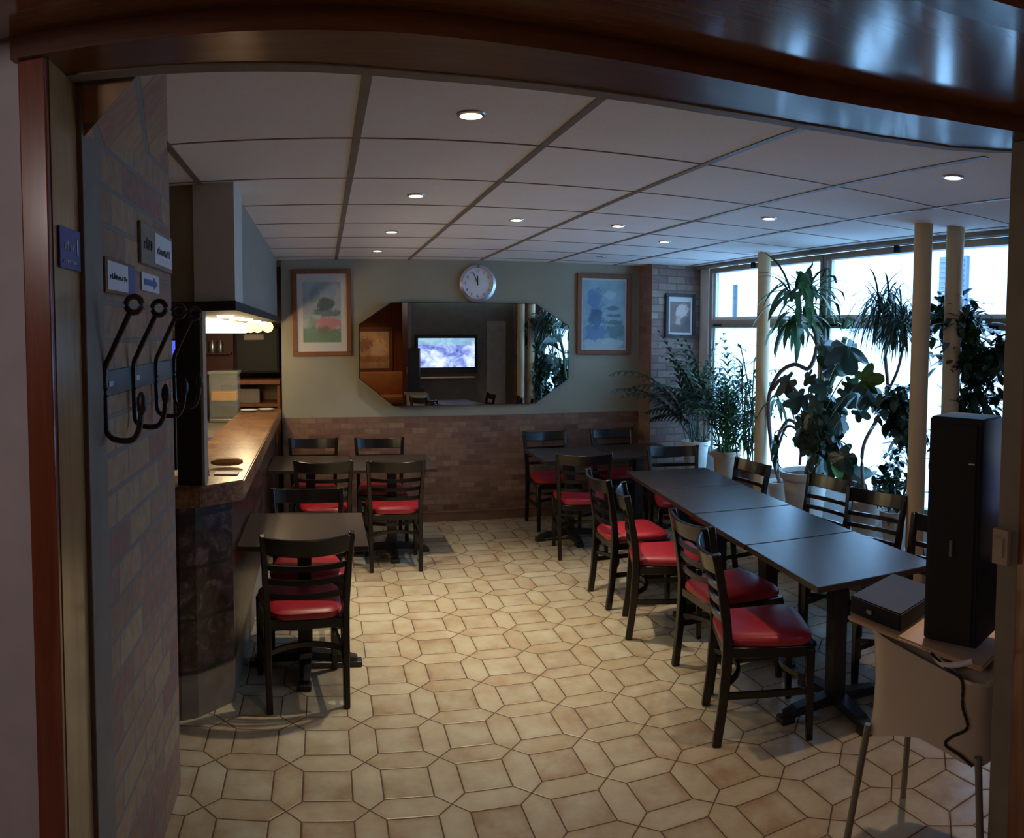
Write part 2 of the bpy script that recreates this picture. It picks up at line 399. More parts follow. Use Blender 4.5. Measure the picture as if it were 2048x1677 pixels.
# right wall with two windows
WX = 3.67
bm = B()
box(bm, WX, WX + 0.12, 1.42, 2.76, 0, CZ, mi=1)
box(bm, WX, WX + 0.12, 2.76, 6.70, 0, 0.60, mi=0)
box(bm, WX, WX + 0.12, 6.53, 6.75, 0.60, CZ, mi=0)
struct(mesh_obj('wall_right', bm, 'whitep', mats=['whitep', 'brickS']))
struct(boxo('trim_2', 'whitep', 3.30, WX, 3.45, 6.70, 0, 0.36))
struct(boxo('trim_3', 'tbar', 3.60, WX, 2.76, 6.70, CZ - 0.03, CZ - 0.001))
def window(name, y0, y1):
    e = empty(name, (WX + 0.03, 0, 0)); struct(e)
    z0, zt0, zt1, z1 = 0.64, 1.87, 1.95, 2.405
    bm = B()
    fw_ = 0.055
    for (a, b2, c, d) in ((y0 - fw_, y0, 0.60, CZ - 0.03), (y1, y1 + fw_, 0.60, CZ - 0.03)): box(bm, -0.03, 0.05, a, b2, c, d, 0.004)
    for (c, d) in ((0.60, z0), (zt0, zt1), (z1, CZ - 0.03)): box(bm, -0.028, 0.048, y0, y1, c, d, 0.004)
    box(bm, -0.04, -0.03, y0 + 0.0, y1, zt0 + 0.035, zt0 + 0.075)
    mesh_obj('window_frame', bm, 'wframe', e)
    bm = B(); box(bm, -0.005, 0.012, y0, y0 + 0.03, zt1, z1); box(bm, -0.005, 0.012, y1 - 0.03, y1, zt1, z1)
    box(bm, -0.005, 0.012, y0 + .03, y1 - .03, zt1, zt1 + 0.025)
    box(bm, -0.005, 0.012, y0, y0 + 0.025, z0, zt0); box(bm, -0.005, 0.012, y1 - 0.025, y1, z0, zt0)
    mesh_obj('window_sash', bm, 'whitep', e)
    bm = B(); box(bm, 0.006, 0.010, y0 + 0.03, y1 - 0.03, zt1 + 0.02, z1); mesh_obj('window_pane', bm, 'glass', e)
    bm = B(); box(bm, 0.006, 0.010, y0 + 0.025, y1 - 0.025, z0, zt0); mesh_obj('window_pane', bm, 'frost', e)
    for yy in (y0 + 0.14, y1 - 0.14):
        bm = B(); box(bm, -0.055, -0.04, yy - 0.07, yy + 0.07, zt0 + 0.012, zt0 + 0.032, 0.004); mesh_obj('window_handle', bm, 'black', e)
    bm = B(); box(bm, -0.06, -0.028, (y0 + y1) / 2 - .015 + .1, (y0 + y1) / 2 + .015 + .1, z1 + 0.0, z1 + 0.05, .003); mesh_obj('window_latch', bm, 'black', e)
window('window_1', 4.735, 6.455)
window('window_2', 2.84, 4.645)
# outside: neighbour's house, street lamp, ground
struct(boxo('ground_outside', 'asphalt', 3.9, 30, -8, 40, -0.4, -0.3))
e = tag(empty('neighbour_house', (9.0, 6.0, -0.3)), 'pale rendered house seen through the upper window panes', 'house')
boxo('wall', 'fac', 0, 5, -6, 4.2, 0, 3.75, e)
boxo('roof', 'asphalt', -0.3, 5.3, -6.3, 4.5, 3.75, 3.9, e)
bm = B(); box(bm, -0.08, 0.0, 1.78, 2.36, 2.42, 3.45)
for k in range(12): box(bm, -0.10, -0.08, 1.82, 2.32, 2.48 + k * 0.08, 2.52 + k * 0.08)
mesh_obj('shutter', bm, 'shutter', e)
bm = B(); box(bm, -0.05, 0.0, -0.5, 0.4, 2.3, 3.3); mesh_obj('window', bm, 'shutter', e)
e = tag(empty('street_lamp', (7.0, 11.48, -0.3)), 'thin grey street pole seen outside the far upper window pane', 'street lamp')
bm = B(); sweep(bm, [(0, 0, 0), (0, 0, 4.2)], 0.05); mesh_obj('pole', bm, 'railm', e, True)
bm = B(); box(bm, -0.08, 0.08, -0.12, 0.10, 3.0, 3.3, 0.03); mesh_obj('sign_box', bm, 'fac', e)

# columns
def column(x, y, z0, label, r=0.055):
    bm = B(); lathe(bm, [(r, 0), (r, CZ - z0)], (0, 0, 0), 32)
    o = mesh_obj('support_column', bm, 'pipe', None, True, (x, y, z0)); struct(o); return o
column(3.45, 5.2, 0.36, '').name = 'column_1'
column(3.205, 3.14, 0.0, '').name = 'column_2'
column(3.40, 3.06, 0.0, '').name = 'column_3'

# ---------------------------------------------------------------- opening in front of the camera
ZB = 2.407
far = [(-0.66, 1.70), (-.35, 1.725), (-.02, 1.765), (.25, 1.81), (.47, 1.823), (.70, 1.826), (1.0, 1.82), (1.27, 1.79), (1.54, 1.73), (1.76, 1.64), (1.87, 1.54), (1.95, 1.42), (3.75, 1.42)]
near = [(-0.66, 1.53), (-.19, 1.535), (.17, 1.553), (.40, 1.575), (.60, 1.582), (.86, 1.58), (1.13, 1.559), (1.30, 1.52), (1.41, 1.484), (1.62, 1.398), (1.757, 1.327), (1.85, 1.18), (3.75, 1.18)]
bm = B(); prism(bm, near + far[::-1], ZB, 2.84); struct(mesh_obj('trim_4', bm, 'mahog'))
bm = B(); prism(bm, [(x, y - .035) for x, y in far[:-1]] + [(x, y + .012) for x, y in far[:-1]][::-1], ZB - .004, ZB + .02); struct(mesh_obj('trim_16', bm, 'grey'))
front = [(-3.0, 1.529)] + [(x, y - .001) for x, y in near]
back2 = [(-3.0, 1.08), (.60, 1.08), (1.08, 1.01), (1.24, .945), (1.36, .78), (3.75, 0.78)]
bm = B(); prism(bm, front + back2[::-1], 2.455, 2.62); struct(mesh_obj('trim_5', bm, 'soffit'))
bm = B(); prism(bm, [(x, y + 0.001) for x, y in back2] + [(x, y - 0.1) for x, y in back2[::-1]], 2.43, 2.77); struct(mesh_obj('trim_6', bm, 'mahog'))
struct(boxo('ceiling_hall', 'soffit', -3.0, 3.75, -2.0, 1.62, 2.76, 2.84))
# left jamb: honey side face, grey edge strip, red casing
bm = B(); box(bm, -0.66, -0.583, 1.565, 1.745, 0, ZB); struct(mesh_obj('trim_7', bm, 'jamb'))
struct(boxo('trim_8', 'grey', -0.63, -0.570, 1.745, 1.90, 0, ZB - 0.0, bev=0.004))
struct(boxo('trim_9', 'mahogv', -0.650, -0.585, 1.545, 1.565, 0, ZB, bev=0.004))
struct(boxo('wall_front_left', 'greywall', -3.0, -0.650, 1.56, 1.76, 0, 2.84))
# right jamb and the front wall that holds the television
struct(boxo('trim_10', 'grey', 1.818, 1.872, 1.34, 1.42, 0, ZB, bev=0.004))
bm = B(); prism(bm, [(1.76, 1.18), (1.80, 1.18), (1.875, 1.34), (1.818, 1.34)], 0, ZB); struct(mesh_obj('trim_11', bm, 'mahogv'))
struct(boxo('wall_front', 'brownwall', 1.872, WX, 1.18, 1.42, 0, 2.84))
# the hall behind the camera
struct(boxo('wall_hall', 'mahogv', -3.0, 3.75, -2.06, -2.0, 0, 2.84))
struct(boxo('wall_hall_right', 'brownwall', 3.75, 3.81, -2.0, 1.42, 0, 2.84))

# light switch on the right jamb
e = tag(empty('light_switch', (1.806, 1.392, 1.17)), 'beige light switch fixed to the right door jamb', 'switch')
boxo('plate', 'panelw', -0.012, 0.008, -0.03, 0.03, -0.055, 0.055, e, 0.003); boxo('rocker', 'panelw', -0.018, -0.012, -0.015, 0.015, -0.03, 0.03, e, 0.002)

# ---------------------------------------------------------------- downlights
WARM = (1.0, 0.86, 0.62)
lampm = emit('downlight glow', (1.0, 0.90, 0.80), 9.0)
DL = [(0.468, 2.354, 'nearest to the doorway, over the left aisle'), (0.467, 3.755, 'over the left aisle between the two left tables'),
      (0.467, 5.101, 'over the chairs of the rear left tables'), (0.455, 6.27, 'in front of the left end of the mirror'),
      (1.164, 4.437, 'over the middle of the open floor'), (1.831, 4.443, 'over the left edge of the long table row'),
      (2.446, 5.029, 'over the far end of the long table row'), (2.451, 3.657, 'over the middle of the long table row'),
      (2.343, 2.133, 'over the near end of the long table row'), (2.424, 6.272, 'switched off, near the right hand picture')]
PW = [62, 185, 215, 75, 320, 60, 18, 26, 120, 0]
for (x, y, lab), pw in zip(DL, PW):
    e = tag(empty('ceiling_downlight', (x, y, CZ)), 'small round ceiling downlight ' + lab, 'ceiling light', 'recessed ceiling downlights')
    bm = B(); lathe(bm, [(0.037, -0.001), (0.046, -0.001), (0.044, -0.005), (0.036, -0.008), (0.036, -0.001)], n=24); mesh_obj('trim_ring', bm, 'steel', e, True)
    bm = B(); lathe(bm, [(0.035, -0.004), (0.024, -0.0075)], n=24); mesh_obj('bulb', bm, lampm if pw else 'steel', e, True)
    if pw:
        ld = bpy.data.lights.new('downlight', 'SPOT'); ld.energy = pw * 0.42; ld.color = (1.0, .72, .50) if y < 2.2 else WARM; ld.spot_size = R(80); ld.spot_blend = 0.8; ld.shadow_soft_size = 0.025
        lo = bpy.data.objects.new('downlight_lamp', ld); COL.objects.link(lo); lo.parent = e; lo.location = (0, 0, -0.03)

# ---------------------------------------------------------------- chairs
def chair_proto():
    e = empty('dining_chair')
    def leg(pts, w, d, tp=None):
        bm = B(); sweep(bm, pts, w, d, ref=(0, 1, 0), taper=tp); bmesh.ops.bevel(bm, geom=[x for x in bm.edges], offset=0.004, segments=1, affect='EDGES')
        mesh_obj('leg', bm, 'chair', e, True)
    for s in (-1, 1):
        leg(bez([(s * .185, -.225, 0), (s * .188, -.20, .20), (s * .190, -.185, .44), (s * .198, -.205, .64), (s * .212, -.245, .86)], 5), .030, .040, [1.0] * 6 + [1.12] * 5 + [1.05] * 5 + [.95] * 5)
        leg([(s * .198, .19, 0), (s * .198, .185, .42)], .036, .036, [.8, 1.1])
    bm = B()                                             # wide curved top rail
    A = arc((-.212, -.240, .812), (.212, -.240, .812), (0, -.045, -.012), 10)
    sweep(bm, A, .018, .088, ref=(0, -.25, 1)); bmesh.ops.bevel(bm, geom=[x for x in bm.edges], offset=0.004, segments=1, affect='EDGES')
    mesh_obj('top_rail', bm, 'chair', e, True)
    for z, y in ((.700, -.214), (.630, -.202), (.560, -.194)):
        bm = B(); sweep(bm, arc((-.192, y, z), (.192, y, z), (0, -.035, -.006), 8), .012, .026, ref=(0, 0, 1)); mesh_obj('slat', bm, 'chair', e, True)
    bm = B(); prism(bm, [(-.180, -.20), (.180, -.20), (.212, .205), (-.212, .205)], .385, .435); bmesh.ops.bevel(bm, geom=[x for x in bm.edges], offset=0.006, segments=1, affect='EDGES')
    mesh_obj('seat_frame', bm, 'chair', e, True)
    bm = B()
    n = 10; rows = []
    for lev, (k, z) in enumerate(((1.0, .436), (1.03, .450), (1.02, .466), (.96, .478), (.80, .486), (.4, .490))):
        ring = []
        for j in range(40):
            t = 2 * math.pi * j / 40; c, s_ = math.cos(t), math.sin(t)
            x = abs(c) ** .38 * (1 if c > 0 else -1); y = abs(s_) ** .38 * (1 if s_ > 0 else -1)
            wd = .192 + .026 * y
            ring.append(bm.verts.new((x * wd * k, y * .205 * k, z)))
        rows.append(ring)
    for a, b2 in zip(rows, rows[1:]):
        for j in range(40): bm.faces.new((a[j], a[(j + 1) % 40], b2[(j + 1) % 40], b2[j]))
    bm.faces.new(rows[-1]); bm.faces.new(rows[0][::-1])
    c = mesh_obj('seat_cushion', bm, 'red', e, True); c['label'] = 'red vinyl cushion'
    for s in (-1, 1):
        bm = B(); sweep(bm, [(s * .190, -.200, .225), (s * .198, .185, .225)], .016, .028); mesh_obj('stretcher', bm, 'chair', e)
    for y in (-1, 1):
        bm = B(); sweep(bm, arc((-.19, y * .192, .275), (.19, y * .192, .275), (0, -y * .09, 0), 8), .016, .024); mesh_obj('stretcher', bm, 'chair', e)
    return e
# (rear-leg midpoint x, y, facing vector, label, group)
GL, GR, GW = 'chairs at the left tables', 'chairs at the long table row', 'chairs at the rear right tables'
CH = [(-.09, 3.50, (-.16, .987), 'black ladder-back chair in the left foreground with its back to the doorway', GL),
      (-.11, 4.47, (.02, -1), 'black chair behind the front left table, facing the doorway beside the bar counter', GL),
      (-.01, 5.57, (.02, 1), 'black red-seated chair under the rear left table nearest the bar, back to the doorway', GL),
      (.53, 5.55, (.0, 1), 'black chair with bright red seat at the right one of the rear left tables', GL),
      (-.10, 6.66, (0.03, -1), 'black chair against the brick dado below the left picture', GL),
      (.49, 6.63, (0, -1), 'black chair against the brick dado below the left end of the mirror', GL),
      (1.71, 2.912, (.93, -.37), 'nearest chair on the left side of the long table row, large red seat in front', GR),
      (1.845, 3.36, (1, .0), 'second chair from the doorway on the left side of the long table row', GR),
      (1.81, 4.13, (.94, -.34), 'third chair on the left of the long table row, bright red seat turned outward', GR),
      (1.82, 4.63, (1, -.04), 'farthest chair on the left side of the long table row, behind the turned one', GR),
      (3.00, 4.68, (-1, -.02), 'farthest chair on the window side of the long row, left of the nearest column', GR),
      (3.13, 3.90, (-.995, -.1), 'chair on the window side in front of the big off white plant pot', GR),
      (3.07, 3.37, (-.97, -.22), 'chair on the window side just left of the pair of columns', GR),
      (2.86, 2.62, (-1, -.04), 'nearest chair on the window side, partly hidden by the tall black speaker', GR),
      (2.83, 5.58, (-.23, -.97), 'chair at the far end of the long table row, facing the doorway', GR),
      (2.09, 6.82, (.03, -1), 'black chair against the dado under the right end of the mirror', GW),
      (2.78, 6.82, (-.02, -1), 'black chair in the dark back corner beside the brick pillar', GW),
      (2.01, 5.54, (.22, .975), 'shadowed chair with dark red seat at the rear right tables, back to the doorway', GW)]
proto = chair_proto()
for i, (x, y, f, lab, g) in enumerate(CH):
    c = proto if i == 0 else copy_tree(proto)
    v = Vector((f[0], f[1], 0)).normalized()
    c.rotation_euler = (0, 0, math.atan2(-v.x, v.y)); c.location = (x + v.x * .205, y + v.y * .205, 0)
    tag(c, lab, 'chair', g)

# ---------------------------------------------------------------- tables
def table_proto():
    e = empty('pedestal_table')
    bm = B(); box(bm, -.325, .325, -.345, .345, .722, .750, .003); mesh_obj('tabletop', bm, 'tabtop', e)
    bm = B(); box(bm, -.20, .20, -.03, .03, .705, .722); box(bm, -.03, .03, -.20, .20, .704, .7215); mesh_obj('top_bracket', bm, 'iron', e)
    bm = B(); box(bm, -.038, .038, -.038, .038, .06, .71, .006); mesh_obj('pedestal', bm, 'iron', e)
    for k in range(4):
        a = k * math.pi / 2; c, s = math.cos(a), math.sin(a)
        bm = B(); sweep(bm, [(c * .02, s * .02, .065), (c * .22, s * .22, .045), (c * .275, s * .275, .03)], .062, .045, taper=[1.1, .9, .8])
        box(bm, c * .27 - .035, c * .27 + .035, s * .27 - .035, s * .27 + .035, .0, .03, .006)
        mesh_obj('foot', bm, 'iron', e)
    return e
TA = [(-.112, 3.975, 0, 'single dark table beside the bar counter in the left foreground', 'left tables'),
      (-.115, 6.03, 0, 'rear left table closest to the bar counter', 'left tables'),
      (.545, 6.03, 0, 'right one of the two rear left tables, sticking out past the chairs', 'left tables'),
      (2.275, 2.735, -6.5, 'nearest table of the long row, its corner pointing at the doorway', 'long table row'),
      (2.352, 3.432, -6.5, 'second table of the long row from the doorway', 'long table row'),
      (2.434, 4.129, -6.5, 'third table of the long row from the doorway', 'long table row'),
      (2.516, 4.826, -6.5, 'farthest table of the long row, by the end chair', 'long table row'),
      (2.10, 6.14, 0, 'left one of the two shadowed tables in the rear right corner', 'rear right tables'),
      (2.76, 6.16, 0, 'right one of the two shadowed tables, beside the brick pillar', 'rear right tables')]
tp = table_proto()
for i, (x, y, a, lab, g) in enumerate(TA):
    t = tp if i == 0 else copy_tree(tp)
    t.location = (x, y, 0); t.rotation_euler = (0, 0, R(a)); tag(t, lab, 'table', g)

# ---------------------------------------------------------------- bar counter
e = tag(empty('bar_counter'), 'bar counter with mottled granite top and dark marbled stone base along the left', 'bar counter')
top = [(-1.0, 3.30), (-.673, 3.335), (-.566, 3.37), (-.387, 3.54), (-.40, 6.98), (-.768, 6.98), (-.768, 4.78), (-.56, 3.62), (-1.0, 3.62)]
bm = B(); prism(bm, top, 1.0, 1.10); bmesh.ops.bevel(bm, geom=[x for x in bm.edges], offset=0.006, segments=2, affect='EDGES'); mesh_obj('countertop', bm, 'ctop', e)
base = [(-1.0, 3.31), (-.67, 3.34), (-.60, 3.38), (-.448, 3.56), (-.448, 6.98), (-.70, 6.98), (-.70, 4.85), (-.62, 3.60), (-1.0, 3.60)]
bm = B(); prism(bm, base, 0.21, 1.0); mesh_obj('base', bm, 'stone', e)
bm = B(); prism(bm, [(x, y + .004) for x, y in base], 0, .21); mesh_obj('plinth', bm, 'grey', e)
boxo('counter_post', 'black', -.68, -.565, 3.39, 3.51, 1.10, 1.905, e)
bm = B(); box(bm, -.565, -.553, 3.40, 3.50, 1.10, 1.905); mesh_obj('post_edge', bm, 'panelw', e)
# bulkhead and canopy over the counter
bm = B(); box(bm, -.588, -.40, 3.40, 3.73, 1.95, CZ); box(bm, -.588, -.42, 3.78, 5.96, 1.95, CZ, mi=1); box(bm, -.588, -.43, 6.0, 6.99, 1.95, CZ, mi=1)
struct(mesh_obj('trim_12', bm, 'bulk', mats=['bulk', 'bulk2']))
bm = B(); box(bm, -.585, -.445, 3.73, 3.78, 1.95, CZ); box(bm, -.585, -.445, 5.96, 6.0, 1.95, CZ); struct(mesh_obj('trim_13', bm, 'black'))
struct(boxo('wall_bar_front', 'olive', -2.2, -.588, 3.42, 3.50, 1.95, CZ))
e = tag(empty('bar_canopy', (0, 0, 1.905)), 'dark wooden canopy with lamps hanging above the bar counter', 'canopy')
boxo('panel', 'black', -1.0, -.395, 3.37, 6.98, 0, .044, e)
for k, y in enumerate((4.2, 4.7, 5.3, 6.0, 6.6)):
    bm = B(); lathe(bm, [(.045, -.012), (.05, 0)], (-.55, y, 0), 20); mesh_obj('spotlight', bm, lampm, e, True)
def point(parent, loc, en, col=(1, .72, .38), r=0.04):
    ld = bpy.data.lights.new('lamp_light', 'POINT'); ld.energy = en; ld.color = col; ld.shadow_soft_size = r
    lo = bpy.data.objects.new('lamp_light', ld); COL.objects.link(lo); lo.parent = parent; lo.location = loc
for y, en in ((4.2, 10), (4.9, 8), (5.6, 6), (6.4, 4)):
    ld = bpy.data.lights.new('counter_spot', 'SPOT'); ld.energy = en; ld.color = (1, .72, .4); ld.spot_size = R(110); ld.spot_blend = .6; ld.shadow_soft_size = .03
    lo = bpy.data.objects.new('counter_spot', ld); COL.objects.link(lo); lo.parent = e; lo.location = (-.55, y, -.03)
tubem2 = emit('warm fluorescent glow', (1.0, .84, .50), 7.0)
e = tag(empty('strip_lamp', (-.74, 5.6, 1.86)), 'long bright warm strip lamp inside the bar, behind the black post', 'lamp')
boxo('diffuser', tubem2, -.05, .05, -1.3, 1.25, -.05, .035, e, .02, True); boxo('housing', 'steel', -.06, .06, -1.32, 1.27, .035, .045, e)
point(e, (.1, -.5, -.12), 9); point(e, (.1, .5, -.12), 8)
globem = emit('yellow glass globe glow', (1.0, .72, .28), 2.2)
gl = []
for i, (x, y, r, lab) in enumerate([(-.62, 6.35, .05, 'leftmost'), (-.58, 6.60, .05, 'middle'), (-.50, 6.72, .05, 'rightmost')]):
    g = tag(empty('globe_lamp', (x, y, 1.86)), 'small yellow globe lamp under the bar canopy, %s of the three' % lab, 'lamp', 'yellow globe lamps under the canopy')
    bm = B(); lathe(bm, [(r * math.sin(t), -r * math.cos(t)) for t in [.05 + k * .29 for k in range(11)]], n=20); mesh_obj('globe', bm, globem, g, True)
    bm = B(); lathe(bm, [(.018, r - .003), (.018, .045)], n=12); mesh_obj('cap', bm, 'steel', g, True)
# things on and behind the bar
e = tag(empty('drink_dispenser', (-.93, 6.97, 0)), 'clear drink dispenser with orange juice behind the bar counter', 'drink dispenser')
boxo('base', 'steel', -.14, .14, -.12, .12, .981, 1.02, e, .01); boxo('tank', 'clear', -.135, .135, -.11, .11, 1.02, 1.43, e, .012); boxo('juice', 'orange', -.12, .12, -.09, .09, 1.18, 1.27, e, .01)
boxo('lid', 'clear', -.145, .145, -.12, .12, 1.43, 1.46, e, .008)
e = tag(empty('back_bar_cabinet', (-.62, 7.42, 0)), 'dark glass fronted cabinet at the rear of the bar', 'cabinet')
boxo('body', 'black', -.23, .19, -.2, .27, 1.42, 1.86, e, .01); boxo('door', 'black', -.21, .17, -.215, -.2, 1.44, 1.84, e)
bm = B(); box(bm, -.15, .05, -.225, -.215, 1.74, 1.80, .01); mesh_obj('handle', bm, 'grey', e)
e = tag(empty('back_bar_shelf', (-.62, 7.30, 0)), 'brown wooden shelf unit below the dark cabinet behind the bar', 'shelf')
boxo('top', 'frame1', -.4, .2, -.2, .35, 1.32, 1.36, e); boxo('side_panel', 'frame1', .17, .2, -.15, .35, .0, 1.32, e); boxo('side_panel', 'frame1', -.4, -.37, -.15, .35, .0, 1.32, e)
boxo('back_panel', 'jamb', -.37, .17, .3, .35, .0, 1.32, e); boxo('shelf', 'frame1', -.37, .17, -.15, .3, 1.10, 1.13, e)
tag(boxo('storage_box', 'grey', -.88, -.62, 7.18, 7.32, 1.13, 1.27, bev=.01), 'grey green box on the wooden shelf behind the bar', 'box')
tag(boxo('wall_panel', 'dkred', -1.50, -.92, 7.60, 7.69, 1.36, 1.84), 'dark red panel on the rear wall of the bar', 'panel')
struct(boxo('trim_14', 'dkred', -1.5, -.93, 7.45, 7.60, 1.60, 1.615))
for i, (x, lab) in enumerate([(-1.21, 'leftmost'), (-1.125, 'middle'), (-1.04, 'rightmost')]):
    bm = B(); lathe(bm, [(.025, 0), (.03, .01), (.03, .10), (.02, .12), (.02, .125)], n=16)
    tag(mesh_obj('steel_shaker', bm, 'steel', None, True, (x, 7.52, 1.615)), 'shiny steel shaker on the dark red bar shelf, %s of three' % lab, 'shaker', 'steel shakers behind the bar')
for i, (x, y, lab) in enumerate([(-.68, 6.72, 'left'), (-.53, 6.78, 'right')]):
    bm = B(); lathe(bm, [(.045, 0), (.075, .012), (.078, .016), (.05, .008)], n=24)
    tag(mesh_obj('saucer', bm, 'whitep', None, True, (x, y, 1.101)), 'white plate at the far end of the bar counter, %s of the two' % lab, 'plate', 'white plates on the counter')
bm = B(); sweep(bm, arc((-.075, 0, .02), (.09, .03, .02), (0, .01, 0), 6), .022, taper=[.4, .9, 1, 1.05, 1, .9, .4]); tag(mesh_obj('bread_loaf', bm, 'bread', None, True, (-.52, 3.86, 1.108)), 'small bread loaf lying on the near end of the counter', 'bread')
bm = B(); box(bm, -.06, .06, -.035, .035, 0, .006, .002); tag(mesh_obj('paper_napkin', bm, 'paper', None, False, (-.49, 3.68, 1.101)), 'white paper napkin in front of the bread on the counter', 'napkin')
e = tag(empty('till_screen', (-.80, 3.80, 1.1)), 'small screen glowing blue behind the black counter post', 'screen')
boxo('stand', 'black', -.04, .04, -.03, .05, 0.0, .50, e); boxo('body', 'black', -.11, .11, .0, .03, .50, .68, e, .005); boxo('display', emit('blue screen glow', (.10, .14, .9), .9), -.10, .10, -.004, .0, .51, .67, e)
tag(boxo('blue_tray', 'blue', -1.02, -.80, 5.2, 5.6, .98, 1.02, bev=.008), 'blue tray lying behind the inner edge of the counter', 'tray')
boxo('rest', 'grey', -1.1, -.78, 4.0, 7.10, .90, .98).name = 'work_surface'
tag(bpy.data.objects['work_surface'], 'grey lower work surface on the inside of the bar', 'work surface')
boxo('leg', 'grey', -1.1, -.80, 4.05, 6.85, 0, .90, bpy.data.objects['work_surface'])

# ---------------------------------------------------------------- wall things
# mirror, hung very slightly askew
MX0, MX1, MZ0, MZ1 = -1.02, 1.02, -.485, .48
octp = [(-1.02, -.22), (-.70, -.485), (.68, -.485), (1.02, -.25), (1.02, .27), (.68, .48), (-.72, .48), (-1.02, .28)]
e = tag(empty('wall_mirror', (1.345, 6.935, 1.60), R(2.1)), 'wide octagonal frameless mirror on the back wall under the clock', 'mirror')
def octo(k, y0, y1):
    bm = B(); a = [bm.verts.new((x * k, y0, z * k)) for x, z in octp]; b_ = [bm.verts.new((x * k, y1, z * k)) for x, z in octp]
    bm.faces.new(a); bm.faces.new(b_[::-1])
    for i in range(8): bm.faces.new((a[i], a[(i + 1) % 8], b_[(i + 1) % 8], b_[i]))
    return bm
mesh_obj('backing', octo(1.0, 0.0, .022), 'black', e); mesh_obj('glass', octo(.992, -.004, 0.0), 'mirror', e)
def framed(name, cx, cz, w, h, fm, fwid, matw, pic, label, y=7.0, extra=None):
    e = tag(empty(name, (cx, y, cz)), label, 'picture')
    bm = B()
    for (a, b_, c, d) in ((-w / 2, w / 2, h / 2 - fwid, h / 2), (-w / 2, w / 2, -h / 2, -h / 2 + fwid), (-w / 2, -w / 2 + fwid, -h / 2 + fwid, h / 2 - fwid), (w / 2 - fwid, w / 2, -h / 2 + fwid, h / 2 - fwid)):
        box(bm, a, b_, -.03, -.002, c, d, .003)
    mesh_obj('frame', bm, fm, e)
    boxo('mount', 'mat', -w / 2 + fwid, w / 2 - fwid, -.014, -.004, -h / 2 + fwid, h / 2 - fwid, e)
    boxo('print', pic.m, *[-w / 2 + fwid + matw[0], w / 2 - fwid - matw[1]], -.016, -.014, -h / 2 + fwid + matw[2], h / 2 - fwid - matw[3], e)
    return e
p1 = picture('left watercolour', (.36, .42, .42), [(.03, .08, .07, .06, (.03, .06, .06), .8), (.05, .0, .11, .035, (.05, .10, .10), .7), (-.07, .16, .05, .08, (.16, .24, .27), .6), (.04, -.11, .11, .06, (.50, .09, .10), .65), (.0, -.25, .25, .10, (.07, .15, .06), .75), (-.09, -.12, .05, .07, (.15, .26, .20), .6), (.09, .18, .04, .05, (.22, .24, .36), .5)])
framed('framed_picture', -.013, 1.99, .545, .805, 'frame1', .042, (.055, .055, .085, .075), p1, 'framed watercolour with a red patch and grey green figure, left of the mirror', 7.0)
p2 = picture('right watercolour', (.26, .40, .47), [(-.10, .14, .07, .12, (.05, .13, .30), .75), (-.09, -.05, .075, .09, (.03, .06, .14), .8), (-.09, -.20, .09, .12, (.07, .16, .34), .75), (.09, .06, .06, .02, (.03, .06, .07), .7), (.10, -.01, .08, .015, (.03, .06, .07), .7), (.11, -.08, .08, .02, (.04, .09, .09), .7), (.13, -.17, .08, .07, (.05, .12, .13), .7), (.06, .19, .06, .04, (.45, .52, .58), .6), (0, -.30, .2, .05, (.50, .60, .56), .6)])
framed('framed_picture', 2.74, 1.99, .575, .80, 'frame1', .045, (.02, .02, .02, .02), p2, 'framed blue watercolour with layered strokes, between mirror and brick pillar', 7.0)
p3 = picture('small brown print', (.17, .09, .07), [(.02, .04, .06, .07, (.55, .42, .36), .8), (.0, -.05, .05, .05, (.45, .33, .28), .8), (.05, -.05, .04, .05, (.05, .04, .04), .8), (0, -.125, .12, .03, (.09, .06, .05), .8)])
framed('framed_picture', 3.44, 1.985, .335, .44, 'frame2', .032, (.022, .022, .02, .05), p3, 'small dark framed brown print on the brick pillar', 6.70)
# clock
e = tag(empty('wall_clock', (1.452, 6.985, 2.262)), 'round white wall clock with pale metal rim above the mirror', 'clock')
def ring_y(r0, r1, y0, y1, n=40):
    bm = B(); rr = [(r0, y0), (r1, y0 + .006), (r1, y1), (r0, y1)]; rings = []
    for j in range(n):
        t = 2 * math.pi * j / n; rings.append([bm.verts.new((r * math.cos(t), y, r * math.sin(t))) for r, y in rr])
    for j in range(n):
        for k in range(4): bm.faces.new((rings[j][k], rings[j][(k + 1) % 4], rings[(j + 1) % n][(k + 1) % 4], rings[(j + 1) % n][k]))
    return bm
mesh_obj('rim', ring_y(.148, .176, -.035, .012), 'chrome', e, True)
bm = B(); n = 40; vs = [bm.verts.new((.15 * math.cos(2 * math.pi * j / n), -.012, .15 * math.sin(2 * math.pi * j / n))) for j in range(n)]; bm.faces.new(vs)
vs = [bm.verts.new((.15 * math.cos(2 * math.pi * j / n), .010, .15 * math.sin(2 * math.pi * j / n))) for j in range(n)]; bm.faces.new(vs); mesh_obj('dial', bm, 'clockf', e)
def text_mesh(txt, size, xf, mat, parent, name):
    cu = bpy.data.curves.new('t', 'FONT'); cu.body = txt; cu.size = size; cu.align_x = 'CENTER'; cu.align_y = 'CENTER'; cu.extrude = .0006
    to = bpy.data.objects.new('t', cu); COL.objects.link(to); dg = bpy.context.evaluated_depsgraph_get(); me = bpy.data.meshes.new_from_object(to.evaluated_get(dg))
    bpy.data.objects.remove(to); me.transform(xf); me.materials.clear(); me.materials.append(MT[mat]); return me
